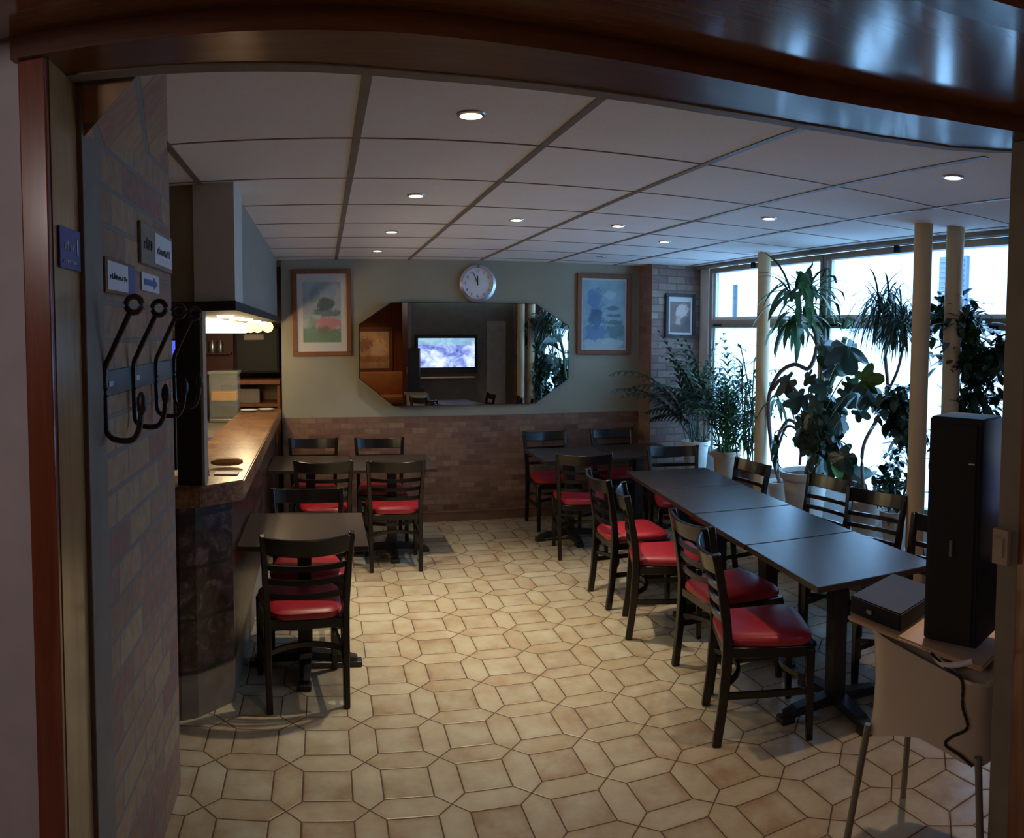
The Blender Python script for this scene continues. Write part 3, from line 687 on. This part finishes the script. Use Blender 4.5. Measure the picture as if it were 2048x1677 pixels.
for hh in range(1, 13):
    a = math.pi / 2 - hh * math.pi / 6
    me = text_mesh(str(hh), .034, Matrix.Translation((.118 * math.cos(a), -.0135, .118 * math.sin(a))) @ Matrix.Rotation(R(90), 4, 'X'), 'black', e, 'n')
    no = bpy.data.objects.new('numeral', me); COL.objects.link(no); no.parent = e
for nm, ang, ln, wd in (('hour_hand', 92, .075, .009), ('minute_hand', 112, .11, .006)):
    a = R(ang); bm = B(); sweep(bm, [(-.015 * math.cos(a), -.017, -.015 * math.sin(a)), (ln * math.cos(a), -.017, ln * math.sin(a))], wd, .002, ref=(0, 1, 0)); mesh_obj(nm, bm, 'black', e)

# coat rack and signs on the entrance brick wall (plane x = -0.583)
e = tag(empty('coat_rack', (-.583, 0, 0)), 'wrought iron coat rack with four looped hooks on the entrance brick wall', 'coat rack')
boxo('rail', 'railm', .002, .012, 1.87, 2.84, 1.635, 1.705, e, .002)
for y in (1.885, 2.185, 2.49, 2.80):
    bm = B(); a = bez([(.016, y, 1.56), (.016, y, 1.70), (.03, y, 1.745), (.088, y, 1.86)], 6); sweep(bm, a, .008, n=8)
    c = Vector((.098, y, 1.878)); rr = [c + Vector((.021 * math.cos(t), 0, .021 * math.sin(t))) for t in [R(-115 + k * 24) for k in range(16)]]; sweep(bm, rr, .008, n=8)
    a = bez([(.016, y, 1.60), (.018, y, 1.545), (.04, y, 1.525), (.085, y, 1.525), (.105, y, 1.555), (.112, y, 1.60)], 6); sweep(bm, a, .008, n=8)
    bm2 = B(); lathe(bm2, [(.004, -.03), (.012, -.018), (.014, 0), (.012, .018), (.004, .032)], (.113, y, 1.62), 14)
    h = mesh_obj('hook', bm, 'hookm', e, True); k = mesh_obj('knob', bm2, 'hookm', h, True)
for y in (1.95, 2.25): boxo('screw_plate', 'steel', .012, .014, y - .02, y + .02, 1.66, 1.675, e, .001)
def strokes(bm, x, y0, z0, n, dy, h, seed):
    """short illegible pen-like strokes"""
    rnd = random.Random(seed)
    for i in range(n):
        yy = y0 + i * dy; hh = h * (0.5 + rnd.random() * 0.5)
        box(bm, x, x + .001, yy, yy + dy * .35, z0, z0 + hh); box(bm, x, x + .001, yy, yy + dy * .75, z0 + rnd.random() * h * .6, z0 + rnd.random() * h * .6 + h * .18 + .001)
e = tag(empty('door_sign', (-.583, 0, 0)), 'blue sign with white lettering on the varnished door jamb', 'sign')
boxo('board', 'blue', .002, .006, 1.59, 1.735, 1.955, 2.05, e, .001)
bm = B(); strokes(bm, .0065, 1.62, 2.0, 4, .018, .022, 3); box(bm, .0065, .0075, 1.705, 1.715, 1.99, 2.03); strokes(bm, .0065, 1.61, 1.968, 8, .013, .008, 5); mesh_obj('lettering', bm, 'paper', e)
e = tag(empty('wall_plaque', (-.583, 0, 0)), 'white plaque with dark writing and a blue right end in a thin brown frame', 'sign')
boxo('frame', 'frame1', .002, .010, 1.93, 2.245, 1.915, 2.012, e, .002); boxo('board', 'paper', .010, .012, 1.945, 2.16, 1.925, 2.003, e); boxo('blue_panel', 'blue', .010, .013, 2.16, 2.235, 1.925, 2.003, e)
bm = B(); strokes(bm, .0122, 1.965, 1.955, 9, .021, .018, 8); mesh_obj('lettering', bm, 'navy', e)
e = tag(empty('wall_card', (-.583, 0, 0)), 'small white card with a blue arrow shape on the brick wall', 'sign')
boxo('card', 'paper', .002, .004, 2.36, 2.62, 1.945, 2.005, e)
bm = B(); prism(bm, [(0, 0), (.0, 0)] and [(2.39, 1.965), (2.53, 1.965), (2.53, 1.955), (2.59, 1.975), (2.53, 1.995), (2.53, 1.985), (2.39, 1.985)], .004, .005)
bmesh.ops.transform(bm, matrix=Matrix(((0, 0, 1, 0), (1, 0, 0, 0), (0, 1, 0, 0), (0, 0, 0, 1))), verts=bm.verts); mesh_obj('arrow', bm, 'blue', e)
e = tag(empty('wall_notice', (-.583, 0, 0)), 'pale framed notice, the topmost sign on the brick wall', 'sign')
boxo('frame', 'grey', .002, .012, 2.33, 2.82, 2.03, 2.165, e, .003); boxo('sheet', 'paper', .012, .014, 2.52, 2.80, 2.045, 2.15, e)
bm = B(); strokes(bm, .0145, 2.55, 2.08, 9, .025, .03, 13); strokes(bm, .0125, 2.37, 2.08, 4, .03, .04, 14); mesh_obj('lettering', bm, 'navy', e)

# television and things seen in the mirror
e = tag(empty('television', (2.46, 1.425, 1.44)), 'wall mounted television showing a blue street scene, reflected in the mirror', 'television')
boxo('cabinet', 'black', -.53, .53, .01, .07, -.33, .33, e, .008)
b = NB('television picture'); v = b.coord(); x, y, z = b.sep(v); n = b.noise(b.vscale(v, 1, 1, 1.6), 3.5, 4, .65, .6)
col = b.ramp(n, [(.32, (.06, .07, .30)), (.45, (.25, .33, .85)), (.56, (.55, .70, 1.0)), (.68, (.95, 1.0, 1.0))])
mk = b.math('GREATER_THAN', z, .16); col = b.mix(b.math('MULTIPLY', mk, .6), col, (.30, .62, .70)); b.col((0, 0, 0)); b.link(col, b.b.inputs['Emission Color']); b.b.inputs['Emission Strength'].default_value = 1.5
boxo('screen', b.m, -.49, .49, .07, .074, -.22, .27, e)
boxo('wall_bracket', 'black', -.2, .2, 0.0, .01, -.1, .1, e)
tag(boxo('wall_shelf', 'panelw', 1.99, 2.93, 1.42, 1.60, 1.04, 1.06), 'narrow light shelf under the television, seen in the mirror', 'shelf')
struct(boxo('trim_15', 'panelw', 3.18, 3.52, 1.421, 1.45, .0, 2.0))
e = tag(empty('fluorescent_notice', (3.66, 2.3, 2.12)), 'white notice on the side wall, reflected at the right of the mirror', 'notice')
boxo('sheet', 'paper', -.004, .006, -.13, .13, -.14, .12, e); boxo('print', 'blue', -.006, -.004, -.06, .06, -.02, .06, e)
p4 = picture('hall painting canvas', (.75, .42, .22), [(.1, .1, .25, .12, (.25, .10, .05), .7), (-.2, .0, .15, .2, (.9, .6, .35), .7), (0, -.2, .5, .06, (.45, .14, .06), .7)])
e = framed('hall_painting', 1.62, 1.45, 1.0, .95, 'frame1', .08, (.01, .01, .01, .01), p4, 'warm orange painting in the hall, reflected at the left of the mirror', -1.99)
e.rotation_euler = (0, 0, math.pi)
e = tag(empty('hall_bench', (1.75, -1.6, 0)), 'orange upholstered bench in the hall, seen only in the mirror', 'bench')
ob = flat('orange upholstery', (.55, .20, .06), .6)
boxo('seat', ob, -.6, .6, -.3, .25, .35, .50, e, .03, True); boxo('backrest', ob, -.6, .6, -.38, -.28, .45, .98, e, .03, True); boxo('base', 'mahogv', -.58, .58, -.28, .22, 0, .35, e)
ld = bpy.data.lights.new('hall_added_light', 'SPOT'); ld.energy = 38; ld.color = (1, .72, .42); ld.spot_size = R(110); ld.spot_blend = .6; ld.shadow_soft_size = .05
e = tag(empty('hall_added_downlight', (1.6, -1.1, 2.76)), 'small downlight added in the hall to light the painting and bench', 'ceiling light')  # warm spot added to light the dim hall seen in the mirror
bm = B(); lathe(bm, [(.05, -.012), (.06, 0)], n=20); mesh_obj('bulb', bm, lampm, e, True)
lo = bpy.data.objects.new('hall_added_light', ld); COL.objects.link(lo); lo.parent = e; lo.location = (0, 0, -.04)
# added fill lamp in the unseen hall, brightens the grey lilac wall
e = tag(empty('hall_fill_lamp', (-1.2, -.6, 2.62)), 'added round fill lamp on the hall ceiling, out of view', 'ceiling light')
bm = B(); lathe(bm, [(.10, -.10), (.16, -.06), (.17, 0), (.10, .02)], n=24); mesh_obj('shade', bm, emit('fill lamp glow', (1.0, .88, .84), 2.0), e, True)
bm = B(); lathe(bm, [(.05, .02), (.05, .14)], n=16); mesh_obj('mount', bm, 'steel', e, True)
point(e, (0, 0, -.2), 24, (1.0, .88, .86), .12)

# ---------------------------------------------------------------- high chair with the speaker
A_, B_ = Vector((1.69, 1.87)), Vector((1.816, 1.46))
dN = (B_ - A_).normalized(); pN = Vector((-dN.y, dN.x));  pN = pN if pN.x > 0 else -pN
def hp(s, t, z): q = A_ + dN * s + pN * t; return (q.x, q.y, z)
e = tag(empty('high_chair', (1.93, 1.76, 0)), 'cream plastic high chair with grey metal legs in the right foreground', 'high chair')
def rel(p): return (p[0] - 1.93, p[1] - 1.76, p[2])
def shell():
    bm = B(); W = .34; L = .43
    out = []
    prof = [  # s(front/back), t, for a rounded rectangle ring
        (0, 0), (L, 0), (L, W), (0, W)]
    def ring(k, zf, inset):
        pts = []
        for j in range(48):
            a = 2 * math.pi * j / 48; c, s = math.cos(a), math.sin(a)
            x = abs(c) ** .45 * (1 if c > 0 else -1); y = abs(s) ** .45 * (1 if s > 0 else -1)
            sx = L / 2 + x * (L / 2 - inset) * k; ty = W / 2 + y * (W / 2 - inset) * k
            pts.append(bm.verts.new(rel(hp(sx, ty, zf(sx, ty, a)))))
        return pts
    rim = lambda s, t, a: .805 - s * .26
    arch = lambda s, t, a: .43 + .06 * math.sin(math.pi * min(max(s / L, 0), 1)) ** 1.5
    rs = [ring(1.0, arch, -.012), ring(1.0, lambda s, t, a: .52, -.004), ring(1.0, lambda s, t, a: .62 - s * .1, 0), ring(1.04, lambda s, t, a: .80 - s * .26, 0), ring(1.10, rim, 0),
          ring(1.08, lambda s, t, a: .815 - s * .26, 0), ring(.98, lambda s, t, a: .80 - s * .26, 0), ring(.92, lambda s, t, a: .66 - s * .1, .01), ring(.88, lambda s, t, a: .53, .01), ring(.3, lambda s, t, a: .52, .01)]
    for a, b_ in zip(rs, rs[1:]):
        for j in range(48):
            sc = (j % 48)
            bm.faces.new((a[j], a[(j + 1) % 48], b_[(j + 1) % 48], b_[j]))
    bm.faces.new(rs[-1])
    return bm
so = mesh_obj('seat_shell', shell(), 'plast', e, True)
for s, t, ds, dt in ((.01, .01, -.055, -.05), (.42, .01, .05, -.05), (.01, .33, -.05, .05), (.42, .33, .05, .05)):
    bm = B(); sweep(bm, [rel(hp(s, t, .47)), rel(hp(s + ds, t + dt, 0))], .0125, n=10); mesh_obj('leg', bm, 'tubem', e, True)
bm = B(); q = [hp(-.065, -.03, 0), hp(.44, -.03, 0), hp(.44, .34, 0), hp(-.065, .34, 0)]
prism(bm, [(a[0] - 1.93, a[1] - 1.76) for a in q], .795, .81)
bmesh.ops.bevel(bm, geom=[x for x in bm.edges], offset=0.006, segments=2, affect='EDGES'); 
for v in bm.verts:
    s_ = (Vector((v.co.x + 1.93, v.co.y + 1.76)) - A_).dot(dN); v.co.z += .026 - s_ * .13
mesh_obj('tray', bm, 'tray', e)
def oriented(name, s0, s1, t0, t1, z0, z1, bev, mat, parent=None, tilt=0.0):
    bm = B(); prism(bm, [(s0, t0), (s1, t0), (s1, t1), (s0, t1)], z0, z1)
    bmesh.ops.bevel(bm, geom=[x for x in bm.edges], offset=bev, segments=2, affect='EDGES')
    for v in bm.verts:
        q = A_ + dN * v.co.x + pN * v.co.y; v.co = Vector((q.x, q.y, v.co.z - v.co.x * tilt))
    return mesh_obj(name, bm, mat, parent)
e = tag(empty('amplifier'), 'flat black amplifier lying on the high chair tray beside the speaker', 'amplifier')
oriented('case', -.07, .13, .0, .30, .838, .898, .004, 'navy', e, .13); oriented('knob', .0, .02, -.008, 0, .86, .875, .002, 'steel', e, .13)
e = tag(empty('speaker'), 'tall black speaker cabinet standing on the high chair at the right', 'speaker')
oriented('cabinet', .205, .395, .02, .20, .811, 1.55, .006, 'navy', e)
oriented('grille', .22, .38, .012, .02, .82, 1.53, .003, 'black', e)
oriented('handle', .295, .306, .006, .012, 1.10, 1.155, .002, 'grey', e); oriented('badge', .355, .375, .006, .012, 1.405, 1.409, .0008, 'paper', e)
e = tag(empty('power_cable'), 'thin black power cable hanging from the speaker beside the right jamb', 'cable')
pts = [hp(.27, -.05, .80), hp(.34, -.06, .765), hp(.385, -.06, .74), hp(.39, -.06, .66), hp(.41, -.065, .60), hp(.36, -.07, .56), hp(.34, -.07, .53), hp(.39, -.07, .51), hp(.43, -.06, .48)]
bm = B(); sweep(bm, bez(pts, 8), .005, n=8); mesh_obj('cord', bm, 'black', e, True)
pts = [hp(.28, -.045, .792), hp(.32, -.055, .775), hp(.37, -.05, .785), hp(.41, -.04, .80)]
bm = B(); sweep(bm, bez(pts, 8), .009, n=8); o = mesh_obj('white_lead', bm, 'paper', e, True)

# ---------------------------------------------------------------- plants
def pot(parent, r, h, mat):
    bm = B(); lathe(bm, [(r * .68, 0), (r * .93, h * .86), (r * 1.04, h * .87), (r * 1.08, h), (r * .98, h), (r * .95, h * .9), (.01, h * .9)], n=32); mesh_obj('pot', bm, mat, parent, True)
    bm = B(); lathe(bm, [(r * .93, h * .89), (r * .93, h * .915)], n=24); mesh_obj('soil', bm, 'soil', parent)
def strap(bm, base, dirv, L, w, droop, n=7):
    """a strap leaf with a folded middle, drooping with gravity"""
    base = Vector(base); d = Vector(dirv).normalized(); side = d.cross(Vector((0, 0, 1)))
    if side.length < .05: side = Vector((1, 0, 0))
    side.normalize(); prev = None; p = base.copy()
    for i in range(n + 1):
        t = i / n; ww = w * math.sin(math.pi * (0.12 + 0.88 * t)) ** .7 if t < 1 else 0.001
        nn = side.cross(d).normalized(); a = bm.verts.new(p + side * ww / 2 + nn * ww * .12); c = bm.verts.new(p); b_ = bm.verts.new(p - side * ww / 2 + nn * ww * .12)
        if prev: bm.faces.new((prev[0], a, c, prev[1])); bm.faces.new((prev[1], c, b_, prev[2]))
        prev = (a, c, b_); p = p + d * (L / n); d = (d + Vector((0, 0, -droop / n))).normalized()
def rdir(rng, elev0, elev1):
    a = rng.uniform(0, 2 * math.pi); el = R(rng.uniform(elev0, elev1)); return Vector((math.cos(a) * math.cos(el), math.sin(a) * math.cos(el), math.sin(el)))
def crown(bm, c, n, L, w, droop, rng, e0=-10, e1=80, spread=.04):
    for _ in range(n):
        strap(bm, Vector(c) + Vector((rng.uniform(-1, 1), rng.uniform(-1, 1), rng.uniform(-1, 1))) * spread, rdir(rng, e0, e1), L * rng.uniform(.7, 1.1), w * rng.uniform(.8, 1.15), droop * rng.uniform(.6, 1.3))
def frond(bm, base, dirv, L, rng, droop=1.3, leaflet=.17, n=15):
    p = Vector(base); d = Vector(dirv).normalized(); pts = []
    for i in range(n + 1):
        pts.append(p.copy()); q = d.copy(); 
        if i > 4:
            side = q.cross(Vector((0, 0, 1))).normalized() if q.cross(Vector((0, 0, 1))).length > .05 else Vector((1, 0, 0))
            ll = leaflet * math.sin(math.pi * (i / n) ** .8 * .93 + .12) + .03
            for s in (-1, 1): strap(bm, p, side * s + q * .75 + Vector((0, 0, .15)), ll, .028, 1.3, 3)
        p = p + d * (L / n); d = (d + Vector((0, 0, -droop / n * (.4 + i / n)))).normalized()
    sweep(bm, pts, .005, n=5, taper=[1 - .7 * i / n for i in range(n + 1)])
def lobed(bm, base, dirv, upv, size, lobes=5, rng=None):
    """broad lobed leaf, slightly cupped"""
    base = Vector(base); d = Vector(dirv).normalized(); up_ = Vector(upv); side = d.cross(up_).normalized(); nn = side.cross(d).normalized()
    N = 8 * lobes; ring = []
    for j in range(N + 1):
        t = j / N; a = (t - .5) * 2 * math.pi * .90; lob = .55 + .45 * abs(math.cos(a * lobes / 2))
        r = size * .5 * lob * (1.0 + .25 * math.cos(a)); x = size * .38 + r * math.cos(a); y = r * math.sin(a) * .92
        z = -abs(y) ** 2 / size * .9 - (x / size) ** 2 * size * .25 + (rng.uniform(-1, 1) * size * .02 if rng else 0)
        ring.append(bm.verts.new(base + d * x + side * y + nn * z))
    c = bm.verts.new(base + d * size * .30)
    for j in range(N): bm.faces.new((c, ring[j], ring[j + 1]))
def oval(bm, base, dirv, L, w, rng, droop=.5): strap(bm, base, dirv, L, w, droop, 4)
def bush(bm, c, rad, n, L, w, rng, e0=-70, e1=50):
    for _ in range(n):
        q = Vector((rng.gauss(0, .5), rng.gauss(0, .5), rng.gauss(0, .5)))
        if q.length > 1.25: q = q.normalized() * 1.25
        oval(bm, Vector(c) + Vector((q.x * rad[0], q.y * rad[1], q.z * rad[2])), rdir(rng, e0, e1), L * rng.uniform(.7, 1.2), w * rng.uniform(.8, 1.2), rng)
def clampx(bm, xm=3.655):
    for v in bm.verts:
        if v.co.x > xm: v.co.x = xm - (v.co.x - xm) * .15 if v.co.x < xm + .4 else xm - .06
def plant(name, label, loc): return tag(empty(name), label, 'plant'), Vector(loc)
def shifted(bm, mat, parent, name='foliage', lim=True, smooth=True):
    if lim: clampx(bm)
    dead = []
    for f in bm.faces:
        c = f.calc_center_median()
        if any(math.hypot(c.x - a, c.y - b_) < .064 for a, b_ in ((3.45, 5.2), (3.205, 3.14), (3.40, 3.06))) or (c.x > 3.11 and c.y > 6.69): dead.append(f)
    if dead: bmesh.ops.delete(bm, geom=dead, context='FACES')
    return mesh_obj(name, bm, mat, parent, smooth)
LEDGE = .36
# 1 areca palm in tan pot
rng = random.Random(1)
e = tag(empty('potted_palm'), 'bushy green palm in a tan pot left of the nearest column', 'plant')
pe = (3.45, 5.76, LEDGE)
def pot_at(e, loc, r, h, mat):
    bm = B(); lathe(bm, [(r * .68, 0), (r * .93, h * .86), (r * 1.04, h * .87), (r * 1.08, h), (r * .98, h), (r * .95, h * .9), (.01, h * .9)], loc, 32); mesh_obj('pot', bm, mat, e, True)
    bm = B(); lathe(bm, [(r * .9, h * .885), (r * .9, h * .915)], loc, 24); mesh_obj('soil', bm, 'soil', e)
pot_at(e, pe, .125, .40, 'terra')
bm = B()
for i in range(34):
    a = rng.uniform(0, 2 * math.pi); el = R(rng.uniform(55, 88)); dv = Vector((math.cos(a) * math.cos(el) * .9, math.sin(a) * math.cos(el) * 1.3, math.sin(el)))
    frond(bm, (3.45 + rng.uniform(-.08, .08), 5.76 + rng.uniform(-.08, .08), .74), dv, rng.uniform(.55, 1.15), rng, rng.uniform(1.6, 2.6), .22)
shifted(bm, 'leafA', e, 'fronds')
bm = B(); bush(bm, (3.45, 5.76, .88), (.14, .14, .16), 110, .10, .03, rng, -10, 80); shifted(bm, 'leafC', e, 'young_leaves')
# 2 second palm in the corner, grey-white pot
rng = random.Random(2)
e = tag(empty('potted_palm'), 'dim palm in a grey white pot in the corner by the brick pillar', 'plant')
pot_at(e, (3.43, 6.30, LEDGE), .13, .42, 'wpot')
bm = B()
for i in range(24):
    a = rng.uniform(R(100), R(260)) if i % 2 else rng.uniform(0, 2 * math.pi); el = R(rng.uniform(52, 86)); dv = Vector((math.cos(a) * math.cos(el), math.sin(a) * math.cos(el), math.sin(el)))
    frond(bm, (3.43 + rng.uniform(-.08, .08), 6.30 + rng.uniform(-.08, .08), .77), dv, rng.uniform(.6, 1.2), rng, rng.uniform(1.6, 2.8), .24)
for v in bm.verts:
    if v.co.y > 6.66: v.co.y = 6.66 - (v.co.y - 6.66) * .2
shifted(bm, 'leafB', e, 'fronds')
# 3 bamboo-like reed plant
rng = random.Random(3)
e = tag(empty('reed_plant'), 'tall thin stemmed plant between the tan pot and the nearest column', 'plant')
pot_at(e, (3.47, 5.42, LEDGE), .11, .33, 'bark')
bm = B(); bl = B()
for i in range(9):
    x, y = 3.47 + rng.uniform(-.06, .06), 5.42 + rng.uniform(-.07, .07); tx, ty = x + rng.uniform(-.10, .10), y + rng.uniform(-.14, .14); zt = rng.uniform(1.2, 1.75)
    P = arc((x, y, .66), (tx, ty, zt), (rng.uniform(-.03, .03), rng.uniform(-.03, .03), 0), 8); sweep(bm, P, .006, n=6)
    for k in range(2, 9):
        for _ in range(4): oval(bl, P[k], rdir(rng, -20, 50), rng.uniform(.08, .17), .024, rng)
mesh_obj('stems', bm, 'stem', e, True); shifted(bl, 'leafA', e)
# 4 big philodendron in white pot
rng = random.Random(4)
e = tag(empty('philodendron_plant'), 'large dark philodendron with broad lobed leaves in the big off white pot', 'plant')
PC = Vector((3.42, 4.53, LEDGE)); pot_at(e, PC, .185, .42, 'wpot')
bl = B(); st = B()
camd = Vector((-.6, -.8, 0)).normalized()
spots = []
for i in range(46):
    y = rng.gauss(4.25, .12); z = rng.gauss(1.27, .14); x = 3.42 + rng.uniform(-.17, .12)
    spots.append((x, y, z, rng.uniform(.14, .22)))
for i in range(12): spots.append((3.40 + rng.uniform(-.12, .1), rng.gauss(4.36, .11), rng.uniform(.86, 1.08), rng.uniform(.22, .32)))
spots += [(3.36, 4.05, 1.80, .34), (3.35, 4.07, 1.66, .30), (3.38, 3.86, 1.50, .24), (3.40, 4.66, 1.50, .24), (3.40, 3.98, 1.02, .24)]
for (x, y, z, s) in spots:
    a = rng.uniform(0, 2 * math.pi); dv = Vector((math.cos(a) * .5, math.sin(a), rng.uniform(-1.0, .1))); upv = camd * .9 + Vector((rng.uniform(-.4, .4), rng.uniform(-.4, .4), rng.uniform(.1, .9)))
    lobed(bl, (x, y, z), dv, upv, s, 5, rng)
    if rng.random() < .7: sweep(st, arc((3.42 + rng.uniform(-.03, .03), 4.45, rng.uniform(.8, 1.2)), (x, y, z), (0, 0, .08), 6), .005, n=5)
sweep(st, bez([(3.42, 4.53, .72), (3.44, 4.47, 1.0), (3.40, 4.40, 1.25), (3.44, 4.25, 1.5), (3.42, 4.1, 1.8)], 6), .02, n=8)
shifted(bl, 'leafD', e, 'leaves'); shifted(st, 'stem', e, 'stems')
bm = B(); bush(bm, (3.35, 4.0, 1.86), (.06, .07, .02), 10, .1, .05, rng, 0, 60); oval(bm, (3.36, 4.12, .93), (-.2, -.6, -.5), .2, .09, rng); lobed(bm, (3.38, 3.95, 1.50), (.1, -1, .1), camd, .24, 5, rng); shifted(bm, 'leafC', e, 'young_leaves')
# 5 twisting vine stems with tall dracaena crown
rng = random.Random(5)
e = tag(empty('tall_dracaena'), 'tall dracaena with long green strap leaves and looping brown stems right of the nearest column', 'plant')
pot_at(e, (3.49, 4.95, LEDGE), .11, .26, 'wpot')
bm = B()
for pts, r in (([(3.48, 4.95, .6), (3.50, 5.09, .80), (3.48, 5.13, 1.10), (3.46, 5.10, 1.32), (3.45, 4.95, 1.50), (3.45, 4.75, 1.58), (3.47, 4.58, 1.56), (3.49, 4.52, 1.75), (3.49, 4.62, 2.0)], .017),
               ([(3.49, 4.97, .6), (3.52, 5.07, .9), (3.50, 4.92, 1.10), (3.46, 4.76, 1.13), (3.44, 4.60, 1.07), (3.45, 4.46, 1.12)], .014),
               ([(3.50, 5.02, .88), (3.48, 4.88, 1.07), (3.46, 4.70, 1.06), (3.45, 4.64, .92), (3.46, 4.66, .80)], .011),
               ([(3.46, 5.06, 1.36), (3.44, 4.88, 1.46), (3.44, 4.68, 1.36), (3.45, 4.52, 1.26)], .014),
               ([(3.47, 5.05, 1.30), (3.45, 4.88, 1.41), (3.46, 4.72, 1.33), (3.47, 4.60, 1.28)], .011)):
    sweep(bm, bez(pts, 7), r, n=8)
mesh_obj('stems', bm, 'bark', e, True)
bm = B(); crown(bm, (3.44, 4.66, 2.12), 52, .46, .050, 1.9, rng, -5, 75, .08); crown(bm, (3.44, 4.72, 1.93), 40, .42, .050, 2.2, rng, -30, 40, .07)
for v in bm.verts: v.co.z = min(v.co.z, CZ - .02)
crown(bm, (3.48, 5.02, 1.28), 9, .34, .03, 2.2, rng, -30, 40, .02); shifted(bm, 'leafA', e)
# 6 spiky dracaena marginata
rng = random.Random(6)
e = tag(empty('spiky_dracaena'), 'dracaena with a spiky dark crown on a bent thin trunk, left of the paired columns', 'plant')
pot_at(e, (3.50, 3.93, LEDGE), .12, .30, 'terra')
bm = B(); sweep(bm, bez([(3.50, 3.93, .62), (3.50, 3.97, 1.0), (3.50, 3.82, 1.25), (3.49, 3.72, 1.45), (3.48, 3.74, 1.70), (3.47, 3.70, 1.95)], 7), .013, n=8); sweep(bm, bez([(3.50, 3.75, 1.4), (3.47, 3.60, 1.6), (3.45, 3.52, 1.84)], 6), .010, n=8); mesh_obj('stems', bm, 'bark', e, True)
bm = B(); crown(bm, (3.44, 3.74, 1.98), 170, .36, .014, 3.0, rng, -25, 80, .06); crown(bm, (3.43, 3.54, 1.90), 150, .34, .014, 3.0, rng, -25, 75, .06)
for v in bm.verts: v.co.z = min(v.co.z, CZ - .02)
shifted(bm, 'leafB', e)
# 7 weeping fig behind the paired columns
rng = random.Random(8)
e = tag(empty('weeping_fig'), 'tall weeping fig with small dark leaves around the pair of columns', 'plant')
pot_at(e, (3.50, 3.30, 0), .13, .34, 'terra')
st = B(); bl = B(); bc = B()
for pts in ([(3.50, 3.30, .3), (3.50, 3.22, .9), (3.51, 3.15, 1.4), (3.50, 3.08, 1.95)], [(3.50, 3.32, .3), (3.48, 3.45, .9), (3.46, 3.55, 1.3), (3.45, 3.58, 1.5)], [(3.5, 3.25, .8), (3.53, 3.0, 1.3), (3.54, 2.9, 1.65), (3.52, 2.78, 1.8)]):
    sweep(st, bez(pts, 6), .011, n=7, )
for c, rad, n in (((3.48, 3.10, 1.93), (.13, .22, .14), 260), ((3.48, 3.02, 1.70), (.12, .20, .13), 200), ((3.45, 3.58, 1.33), (.11, .13, .14), 230), ((3.45, 3.46, 1.17), (.1, .12, .08), 110), ((3.53, 2.96, 1.42), (.09, .14, .28), 240), ((3.50, 3.12, 1.05), (.10, .09, .45), 280), ((3.50, 2.80, 1.68), (.08, .13, .10), 40), ((3.46, 2.72, 1.74), (.08, .07, .12), 70)):
    bush(bl, c, rad, int(n * 1.25), .10, .048, rng)
bush(bc, (3.47, 2.99, 1.84), (.05, .06, .07), 24, .08, .04, rng)
shifted(st, 'bark', e, 'stems'); shifted(bl, 'leafB', e); shifted(bc, 'leafC', e, 'young_leaves')
# 8 low bushy plant
rng = random.Random(9)
e = tag(empty('low_pot_plant'), 'low small leaved plant behind the chairs, left of the paired columns', 'plant')
pot_at(e, (3.50, 3.62, LEDGE), .10, .28, 'terra')
bm = B(); bush(bm, (3.47, 3.62, .82), (.12, .16, .16), 190, .08, .04, rng); bush(bm, (3.48, 3.60, 1.0), (.07, .09, .10), 40, .08, .04, rng); shifted(bm, 'leafB', e)
# 9 rubber leaf shoot hanging by the pot
rng = random.Random(10)
e = tag(empty('trailing_leaf_plant'), 'dark drooping leaf shoot arching over the left rim of the big off white pot', 'plant')
bm = B(); sweep(bm, bez([(3.36, 4.66, .735), (3.34, 4.78, .80), (3.35, 4.86, 1.0), (3.36, 4.80, 1.06), (3.36, 4.7, 1.02)], 6), .005, n=6); mesh_obj('stem', bm, 'stem', e, True)
bm = B()
for k in range(9): oval(bm, (3.34 + rng.uniform(-.02, .02), 4.79 + k * .008, .84 + k * .022), (rng.uniform(-.3, .3), rng.uniform(-.4, .4), -1), .11, .05, rng, .2)
shifted(bm, 'leafB', e)
